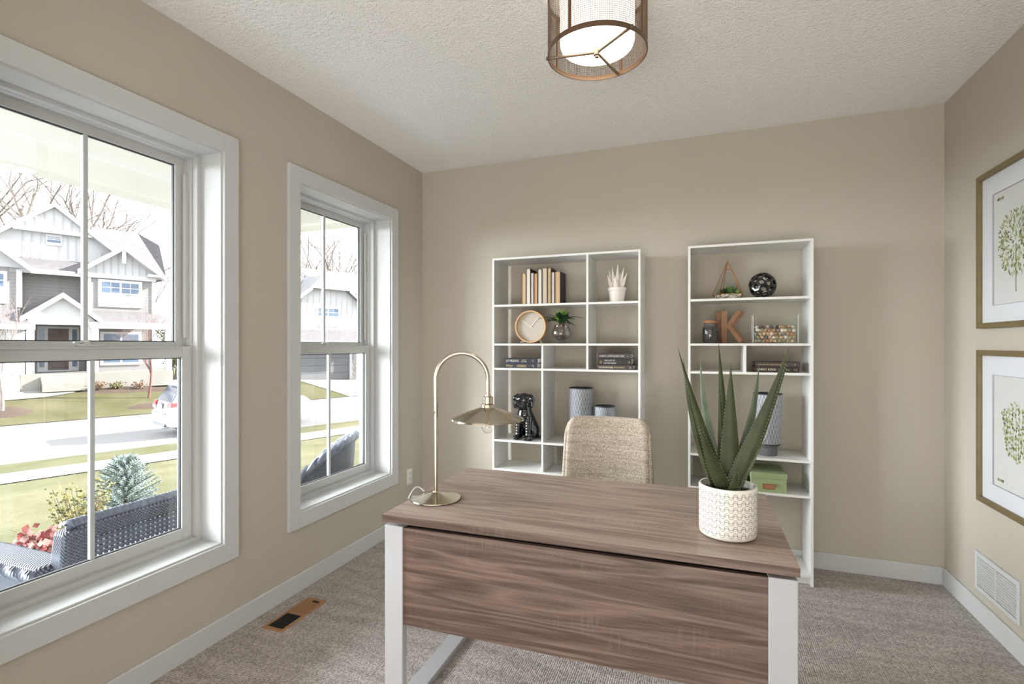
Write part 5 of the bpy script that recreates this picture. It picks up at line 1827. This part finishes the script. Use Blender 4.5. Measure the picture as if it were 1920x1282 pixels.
# big front gable
h.poly('gable_wall', [(0.24, 4.95), (8.04, 4.95), (4.14, 8.20)], 34.0, 34.3, 'siding_white')
h.gable_roof(4.14, 8.36, 3.5, 2.9, 33.55, 42.0)
h.poly('gable_peak', [(2.74, 6.98), (5.56, 6.98), (4.14, 8.14)], 33.75, 34.02, 'siding_white')
h.box('trim_band', 2.66, 5.64, 33.68, 34.02, 6.86, 7.03, 'roof_trim')
h.battens([(2.05 + 0.33 * k, 5.45, 6.86) for k in range(12) if 6.86 < 8.2 - abs(2.05 + 0.33 * k - 4.14) * 1.02 and k not in (6,)], None, 34.0)
h.battens([(1.72, 5.45, 6.0), (6.05, 5.45, 6.2), (6.4, 5.45, 5.85)], None, 34.0)
h.battens([(3.15 + 0.33 * k, 7.03, 8.14 - abs(3.15 + 0.33 * k - 4.14) * 0.82 - 0.05) for k in range(7)], None, 33.75)
h.win(3.86, 4.46, 6.30, 6.84, 34.0, 1, True, 'house_glass')
h.slab('roof_plane', [(2.5, 33.1, 4.98), (5.6, 33.1, 4.98), (5.6, 34.05, 5.62), (2.5, 34.05, 5.62)], 0.10, 'roof_shingles')
h.box('fascia', 2.5, 5.5, 33.0, 33.12, 4.74, 4.97, 'roof_trim')
# hip roof of the main body
h.slab('roof_plane', [(5.2, 33.6, 5.35), (8.75, 33.2, 5.10), (9.14, 36.0, 7.28), (8.51, 38.0, 8.20), (6.3, 38.0, 8.20)], 0.14, 'roof_shingles')
h.slab('roof_plane', [(8.75, 33.2, 5.10), (8.75, 42.0, 5.10), (8.51, 38.0, 8.20), (9.14, 36.0, 7.28)], 0.14, 'roof_shingles')
h.slab('roof_plane', [(-4.5, 33.5, 5.0), (2.2, 33.5, 5.0), (2.2, 38.0, 7.9), (-4.5, 38.0, 7.9)], 0.14, 'roof_shingles')
# small gable over the bay
h.poly('gable_wall', [(5.0, 4.93), (8.42, 4.93), (6.70, 6.34)], 32.95, 33.4, 'siding_white')
h.gable_roof(6.70, 6.46, 1.86, 1.44, 32.45, 36.5)
h.battens([(5.66 + 0.30 * k, 4.98, 6.30 - abs(5.66 + 0.30 * k - 6.70) * 0.82 - 0.04) for k in range(8)], None, 32.95)
h.box('king_post', 6.62, 6.78, 32.46, 32.62, 5.55, 6.30, 'roof_trim')
h.box('trim_band', 5.30, 8.20, 32.86, 33.02, 4.76, 4.98, 'roof_trim')
h.box('eave_return', 7.75, 8.60, 32.45, 33.3, 4.98, 5.10, 'roof_trim')
h.box('corner_board', 8.02, 8.18, 32.95, 33.12, -0.3, 4.78, 'roof_trim')
h.box('corner_board', 5.30, 5.44, 32.95, 33.12, 2.9, 4.78, 'roof_trim')
h.win(5.72, 7.58, 3.30, 4.70, 33.0)
# porch roof, beam, posts and the lower window
h.slab('roof_plane', [(5.10, 31.2, 2.46), (8.70, 31.2, 2.46), (8.30, 33.0, 3.05), (5.10, 33.0, 3.05)], 0.10, 'roof_shingles')
h.box('porch_beam', 5.10, 8.64, 31.15, 31.42, 2.14, 2.46, 'roof_trim')
for q in (5.30, 8.34):
    h.box('porch_post', q - 0.14, q + 0.14, 31.18, 31.44, -0.35, 2.16, 'roof_trim')
h.win(5.80, 7.56, 0.30, 2.02, 33.0, 2, False, 'house_glass')
h.box('foundation', 2.7, 8.5, 31.1, 33.0, -0.75, 0.02, 'concrete')
# entry gable, door and sidelights, steps
h.poly('gable_wall', [(2.90, 2.50), (5.34, 2.50), (4.12, 3.60)], 31.35, 31.6, 'siding_white')
h.gable_roof(4.12, 3.74, 1.44, 1.18, 31.1, 34.0, 0.12)
h.box('trim_band', 2.95, 5.30, 31.30, 31.62, 2.28, 2.52, 'roof_trim')
for q in (3.05, 5.18):
    h.box('porch_post', q - 0.13, q + 0.13, 31.36, 31.62, -0.35, 2.30, 'roof_trim')
d_ = h.box('door', 3.94, 4.72, 33.94, 34.0, 0.10, 2.16, 'house_door')
h.box('door_frame', 3.54, 5.12, 33.96, 34.02, 0.02, 2.26, 'roof_trim')
for a in (3.62, 4.86):
    h.box('sidelight', a, a + 0.19, 33.93, 33.99, 0.25, 2.12, 'house_glass')
for k in range(3):
    h.box('step', 3.35, 4.85, 30.5 + 0.2 * k, 31.15, -0.75, -0.40 + 0.15 * k, 'concrete')
# gable and lower roof over the far bay
h.poly('gable_wall', [(-1.4, 4.93), (3.0, 4.93), (0.8, 6.75)], 32.95, 33.3, 'siding_white')
h.gable_roof(0.80, 6.98, 2.42, 2.06, 32.5, 36.0)
h.box('corner_board', 2.72, 2.92, 32.93, 33.1, 3.1, 4.85, 'roof_trim')
h.win(0.9, 2.42, 3.24, 4.72, 33.0)
h.slab('roof_plane', [(-4.5, 30.8, 2.22), (3.15, 30.8, 2.22), (2.0, 33.0, 3.35), (-4.5, 33.0, 3.35)], 0.10, 'roof_shingles')
h.slab('roof_plane', [(3.15, 30.8, 2.22), (3.15, 33.0, 2.22), (2.0, 33.0, 3.35)], 0.10, 'roof_shingles')
h.box('fascia', -4.5, 3.15, 30.75, 30.9, 2.02, 2.24, 'roof_trim')
h.box('wall', -4.2, 2.86, 31.2, 33.0, -0.6, 2.10, 'siding_white')
h.box('stone_pier', 2.15, 2.68, 31.0, 31.5, -0.75, 0.55, 'stone_veneer')
h.box('porch_post', 2.25, 2.58, 31.08, 31.42, 0.55, 2.05, 'roof_trim')

# ---- house seen through the farther window
g = House('garage_house', 'white board-and-batten house with a grey garage door seen through the farther window', 18.4, 33.0, -1.1)
g.box('wall', 15.0, 20.75, 33.0, 42.0, -1.2, 4.4, 'siding_white')
g.poly('gable_wall', [(15.9, 4.38), (20.75, 4.38), (19.56, 5.30), (17.10, 5.30)], 32.98, 33.4, 'siding_white')
g.slab('roof_plane', [(16.95, 32.5, 5.24), (19.70, 32.5, 5.24), (18.32, 33.9, 6.28)], 0.12, 'roof_shingles')
g.poly('rake_board', [(16.90, 5.34), (19.75, 5.34), (19.75, 5.14), (16.90, 5.14)], 32.42, 32.5, 'roof_trim')
for sg in (-1, 1):
    g.slab('roof_plane', [(18.32 + sg * 1.38, 32.5, 5.22), (18.32, 33.9, 6.28), (18.32, 40.0, 6.28), (18.32 + sg * 2.75, 40.0, 4.22), (18.32 + sg * 2.75, 32.5, 4.22)], 0.12, 'roof_shingles')
    q0 = 18.32
    g.poly('rake_board', [(q0 + sg * 1.38, 5.26), (q0 + sg * 2.75, 4.22), (q0 + sg * 2.75, 3.98), (q0 + sg * 1.38, 5.04)], 32.44, 32.52, 'roof_trim')
g.slab('roof_plane', [(12.0, 33.3, 4.3), (17.4, 33.3, 4.3), (18.3, 38.5, 7.95), (12.0, 38.5, 7.95)], 0.14, 'roof_shingles')
g.slab('roof_plane', [(18.6, 34.2, 5.6), (25.5, 34.2, 4.6), (24.0, 39.0, 7.4), (18.6, 39.0, 7.4)], 0.14, 'roof_shingles')
g.slab('roof_plane', [(19.6, 33.0, 5.15), (22.5, 33.0, 3.6), (24.5, 37.0, 5.2), (20.4, 37.0, 6.3)], 0.2, 'roof_trim')
g.box('wall', 20.7, 24.5, 34.5, 42.0, -1.2, 4.4, 'siding_white')
g.battens([(16.0 + 0.42 * k, 2.3, 4.36 + max(0, min(0.9, 0.9 - (abs(16.0 + 0.42 * k - 18.32) - 1.3) * 0.8))) for k in range(12) if not (17.3 < 16.0 + 0.42 * k < 19.3)], None, 33.0)
g.battens([(17.68 + 0.42 * k, 4.02, 5.2) for k in range(4)], None, 33.0)
g.battens([(17.68 + 0.42 * k, 2.3, 2.62) for k in range(4)], None, 33.0)
g.battens([(20.95 + 0.45 * k, -0.4, 4.3) for k in range(7)], None, 34.5)
g.win(17.44, 19.20, 2.60, 3.98, 33.0)
g.slab('roof_plane', [(15.4, 31.9, 1.58), (21.2, 31.9, 1.58), (20.7, 33.0, 2.36), (15.4, 33.0, 2.36)], 0.10, 'roof_shingles')
g.box('fascia', 15.4, 21.2, 31.85, 32.0, 1.34, 1.60, 'roof_trim')
gd = g.box('garage_door', 15.6, 19.92, 32.93, 33.0, -1.12, 0.95, 'garage_grey')
for k in range(4):
    g.box('door_panel', 15.65, 19.87, 32.90, 32.94, -1.10 + 0.515 * k, -1.10 + 0.515 * k + 0.485, 'garage_grey', gd, 0.01)
g.box('trim_band', 15.4, 20.1, 32.88, 33.02, 0.95, 1.20, 'roof_trim')
g.box('corner_board', 19.92, 20.12, 32.85, 33.05, -1.15, 1.2, 'roof_trim')
g.box('stone_pier', 20.1, 20.85, 32.3, 33.0, -1.25, 0.25, 'stone_veneer')
g.box('porch_post', 20.2, 20.75, 32.4, 32.95, 0.25, 1.4, 'roof_trim')

# ------------------------------------------------------------------ parked car
plain('car_white', srgb(188, 190, 194), 0.25, spec=0.6, coat=0.6)
plain('car_glass', srgb(58, 64, 76), 0.08, spec=0.8)
plain('tail_red', srgb(196, 58, 60), 0.25, spec=0.6)
plain('tail_clear', srgb(222, 214, 214), 0.2, spec=0.6)
plain('tyre', srgb(34, 34, 36), 0.8)
plain('car_grey', srgb(92, 94, 98), 0.6)
plain('chrome', srgb(210, 212, 216), 0.12, metal=1.0)
plain('plate_white', srgb(214, 216, 218), 0.5)
def suv():
    # local: x runs forward along the street, y to the far kerb
    q, p = 4.95, 19.75
    o = thing('parked_car', 'white sport-utility car parked on the street, seen from behind', 'car', ex(q, p, -1.62), ANG)
    def wz(z):
        return 0.93 if z < 0.95 else 0.93 - (z - 0.95) * 0.245
    prof = [(0.10, 0.34), (0.02, 0.50), (0.02, 0.74), (0.13, 0.86), (0.16, 1.06), (0.34, 1.36), (0.52, 1.64), (0.62, 1.72), (1.4, 1.78), (2.6, 1.76), (3.0, 1.70),
            (3.75, 1.16), (4.6, 1.02), (4.82, 0.86), (4.86, 0.50), (4.78, 0.34), (4.4, 0.30), (0.5, 0.30)]
    rows = [-1.0, -0.9, -0.5, 0.0, 0.5, 0.9, 1.0]
    vs_, fs_ = [], []
    n = len(prof)
    for r_ in rows:
        for (u, z) in prof:
            y = r_ * wz(z)
            du = 0.06 * abs(r_) ** 6 * (1 if u < 2.4 else -1)      # corners rounded in plan
            vs_.append((u + du, y, z))
    for j in range(len(rows) - 1):
        for i in range(n):
            k = (i + 1) % n
            fs_.append((j * n + i, j * n + k, (j + 1) * n + k, (j + 1) * n + i))
    fs_.append(tuple(range(n)))
    fs_.append(tuple(range((len(rows) - 1) * n, len(rows) * n))[::-1])
    MB().add(vs_, fs_).build('body', 'car_white', o, bevel=0.03, smooth=50)
    # rear window follows the tailgate, spoiler over it
    def back(z): # u of the tailgate at height z
        pts = prof[3:8]
        for (u0, z0), (u1, z1) in zip(pts, pts[1:]):
            if z0 <= z <= z1: return u0 + (u1 - u0) * (z - z0) / (z1 - z0)
        return pts[-1][0]
    za, zb = 1.12, 1.60
    MB().hexa([(back(za) - 0.012, -0.74, za), (back(za) - 0.012, 0.74, za), (back(za) + 0.05, 0.74, za), (back(za) + 0.05, -0.74, za),
               (back(zb) - 0.012, -0.64, zb), (back(zb) - 0.012, 0.64, zb), (back(zb) + 0.05, 0.64, zb), (back(zb) + 0.05, -0.64, zb)]).build('rear_window', 'car_glass', o, bevel=0.008)
    MB().hexa([(0.34, -0.66, 1.67), (0.34, 0.66, 1.67), (0.95, 0.68, 1.74), (0.95, -0.68, 1.74), (0.36, -0.66, 1.71), (0.36, 0.66, 1.71), (0.95, 0.68, 1.80), (0.95, -0.68, 1.80)]).build('spoiler', 'car_white', o, bevel=0.012)
    MB().box(0.02, 0.14, -0.70, 0.70, 0.745, 0.775).build('bumper_step', 'car_grey', o, bevel=0.006)
    MB().box(0.04, 0.12, -0.62, 0.62, 0.36, 0.44).build('lower_valance', 'car_grey', o, bevel=0.006)
    for s in (-1, 1):
        MB().hexa([(0.09, s * 0.62, 0.98), (0.11, s * 0.945, 0.98), (0.42, s * 0.945, 1.0), (0.42, s * 0.86, 1.0),
                   (0.13, s * 0.62, 1.12), (0.15, s * 0.925, 1.12), (0.50, s * 0.905, 1.10), (0.50, s * 0.84, 1.10)]).build('tail_light', 'tail_red', o, bevel=0.01)
        MB().hexa([(0.09, s * 0.66, 0.86), (0.11, s * 0.945, 0.86), (0.34, s * 0.945, 0.90), (0.34, s * 0.86, 0.90),
                   (0.10, s * 0.64, 0.975), (0.11, s * 0.945, 0.975), (0.40, s * 0.945, 0.99), (0.40, s * 0.86, 0.99)]).build('reverse_light', 'tail_clear', o, bevel=0.01)
        MB().box(0.05, 0.075, s * 0.62 - 0.05, s * 0.62 + 0.05, 0.47, 0.53).build('reflector', 'tail_red', o)
        # side windows
        for ua, ub in ((0.95, 1.75), (1.82, 2.62)):
            y0, y1 = wz(1.14), wz(1.60)
            MB().hexa([(ua, s * (y0 - 0.02), 1.14), (ub, s * (y0 - 0.02), 1.14), (ub, s * (y0 + 0.006), 1.14), (ua, s * (y0 + 0.006), 1.14),
                       (ua + 0.05, s * (y1 - 0.02), 1.60), (ub - 0.03, s * (y1 - 0.02), 1.60), (ub - 0.03, s * (y1 + 0.006), 1.60), (ua + 0.05, s * (y1 + 0.006), 1.60)]).build('side_window', 'car_glass', o)
        for u in (0.95, 3.85):
            w_ = MB().lathe([(0.16, -0.10), (0.35, -0.11), (0.37, -0.08), (0.37, 0.08), (0.35, 0.11), (0.16, 0.10)], 32, (u, s * 0.86, 0.37), axis='y').build('wheel', 'tyre', o, smooth=40)
            MB().lathe([(0.03, s * 0.115), (0.22, s * 0.105), (0.23, s * 0.09)], 20, (u, s * 0.86, 0.37), axis='y', cap0=True).build('hubcap', 'chrome', w_, smooth=40)
    MB().box(0.085, 0.125, -0.30, 0.30, 1.075, 1.10).build('handle_strip', 'chrome', o, bevel=0.006)
    pl = MB().box(0.095, 0.15, -0.16, 0.16, 0.90, 1.05).build('number_plate', 'car_grey', o)
    MB().box(0.090, 0.096, -0.135, 0.135, 0.925, 1.025).build('plate_face', 'plate_white', pl)
    MB().tube([(0.0, -0.55, 0.32), (0.35, -0.55, 0.34)], 0.035, 10).build('exhaust_pipe', 'chrome', o, smooth=50)
suv()

# ------------------------------------------------------------------ bare trees
plain('bark_grey', srgb(112, 104, 98), 0.9, vary=0.15, vscale=3)
plain('bark_pale', srgb(150, 136, 132), 0.9, vary=0.15, vscale=6)
plain('bark_red', srgb(118, 84, 76), 0.9, vary=0.15, vscale=6)
def tree_mesh(seed, height, r0, levels=5, spread=0.55):
    rnd = random.Random(seed)
    mb = MB()
    def grow(p, d, ln, r_, lvl):
        n = 4
        pts = [p]
        q = p.copy()
        for k in range(n):
            d = (d + Vector((rnd.gauss(0, 1), rnd.gauss(0, 1), rnd.gauss(0, 0.6))) * 0.10 + Vector((0, 0, 0.03))).normalized()
            q = q + d * ln / n
            pts.append(q.copy())
        r1 = r_ * 0.62
        mb.tube(pts, [r_ + (r1 - r_) * k / n for k in range(n + 1)], 6 if lvl < 2 else (4 if lvl < 4 else 3), cap=False)
        if lvl >= levels: return
        m = rnd.choice((2, 3)) + (2 if lvl == 0 else (1 if lvl < 3 else 0))
        for k in range(m):
            t = 0.45 + 0.55 * (k + 1) / m if lvl else 0.55 + 0.45 * (k + 1) / m
            i = min(int(t * n), n - 1)
            b = pts[i].lerp(pts[i + 1], t * n - i)
            a = rnd.uniform(0, 6.283)
            s1 = d.orthogonal().normalized()
            s2 = d.cross(s1)
            nd = (d + (s1 * math.cos(a) + s2 * math.sin(a)) * rnd.uniform(spread * 0.7, spread * 1.4)).normalized()
            grow(b, nd, ln * rnd.uniform(0.58, 0.80), r1 * rnd.uniform(0.6, 0.85), lvl + 1)
    grow(Vector((0, 0, -0.3)), Vector((0, 0, 1)), height * 0.34, r0, 0)
    return mb
protos = []
spots = [(4.6, 47.0, 0, 1.0, 0.3, 'bare grey tree with spreading branches behind the gabled house, far end of the roof'), (6.6, 50.0, 1, 1.0, 1.1, 'bare grey tree just behind the highest gable'),
         (9.3, 49.0, 2, 1.0, 2.0, 'bare grey tree rising right of the highest gable roof'), (2.9, 51.0, 2, 1.05, 4.0, 'bare tree at the edge of the nearer window view'),
         (25.0, 50.0, 1, 0.92, 0.0, 'bare tree at the near edge of the garage house roof'), (28.2, 51.0, 0, 0.95, 2.4, 'largest bare tree behind the garage house roof'),
         (29.5, 49.0, 2, 0.85, 3.3, 'slender bare tree behind the garage house ridge'), (32.0, 51.0, 1, 0.9, 4.4, 'bare tree beyond the low side roof of the garage house'), (11.6, 47.0, 0, 0.62, 5.2, 'thin bare tree beside the gabled house end wall')]
for k in range(3):
    protos.append(None)
for q, p, k, sc, rz, lab in spots:
    if protos[k] is None:
        t = thing('bare_tree', lab, 'tree', ex(q * 1.12, p + 6.5, -0.8), rz, 'bare trees behind the houses')
        tree_mesh(20 + k, 20.5, 0.36, 5).build('branches', 'bark_grey', t, recalc=False, smooth=60)
        protos[k] = t
    else:
        t = thing('bare_tree', lab, 'tree', ex(q * 1.12, p + 6.5, -0.8), rz, 'bare trees behind the houses')
        c = protos[k].children[0].copy()
        COL.objects.link(c)
        c.parent = t
    t.scale = (sc * 1.08,) * 3
t = thing('young_tree', 'slim pale-barked young tree on the lawn across the street', 'tree', ex(1.92, 28.0, -1.2), 0)
tree_mesh(41, 6.0, 0.07, 4, 0.4).build('branches', 'bark_pale', t, recalc=False, smooth=60)
t = thing('young_tree', 'thin reddish young tree before the gabled house porch', 'tree', ex(6.9, 28.9, -0.95), 0)
tree_mesh(43, 5.2, 0.055, 4, 0.45).build('branches', 'bark_red', t, recalc=False, smooth=60)
leaf_mat('hedge_olive', srgb(106, 102, 68), srgb(146, 138, 106), 3, 0.8)
def far_bush(name, label, q, p, rx, h, n, mats, lw, seed):
    return leafy(name, label, ex(q, p, gz(q, p)), rx, rx, h, n, mats, lw, seed, 24)
far_bush('golden_tree', 'golden-leaved bushy tree beyond the parked car', 10.0, 36.5, 1.3, 3.6, 2600, ['hedge_olive', 'box_yellow'], 0.16, 8)
far_bush('low_shrub', 'low russet shrub by the walk of the gabled house', 5.32, 30.55, 0.35, 0.45, 300, ['coral_pink', 'hedge_olive'], 0.10, 9)
far_bush('low_shrub', 'russet shrub in the mulch under the gabled house porch', 6.9, 30.5, 0.45, 0.42, 300, ['coral_pink', 'hedge_olive'], 0.10, 10)
far_bush('low_shrub', 'pale shrub in the mulch nearest the entry steps', 6.0, 30.6, 0.35, 0.40, 260, ['hedge_olive', 'box_green'], 0.10, 11)
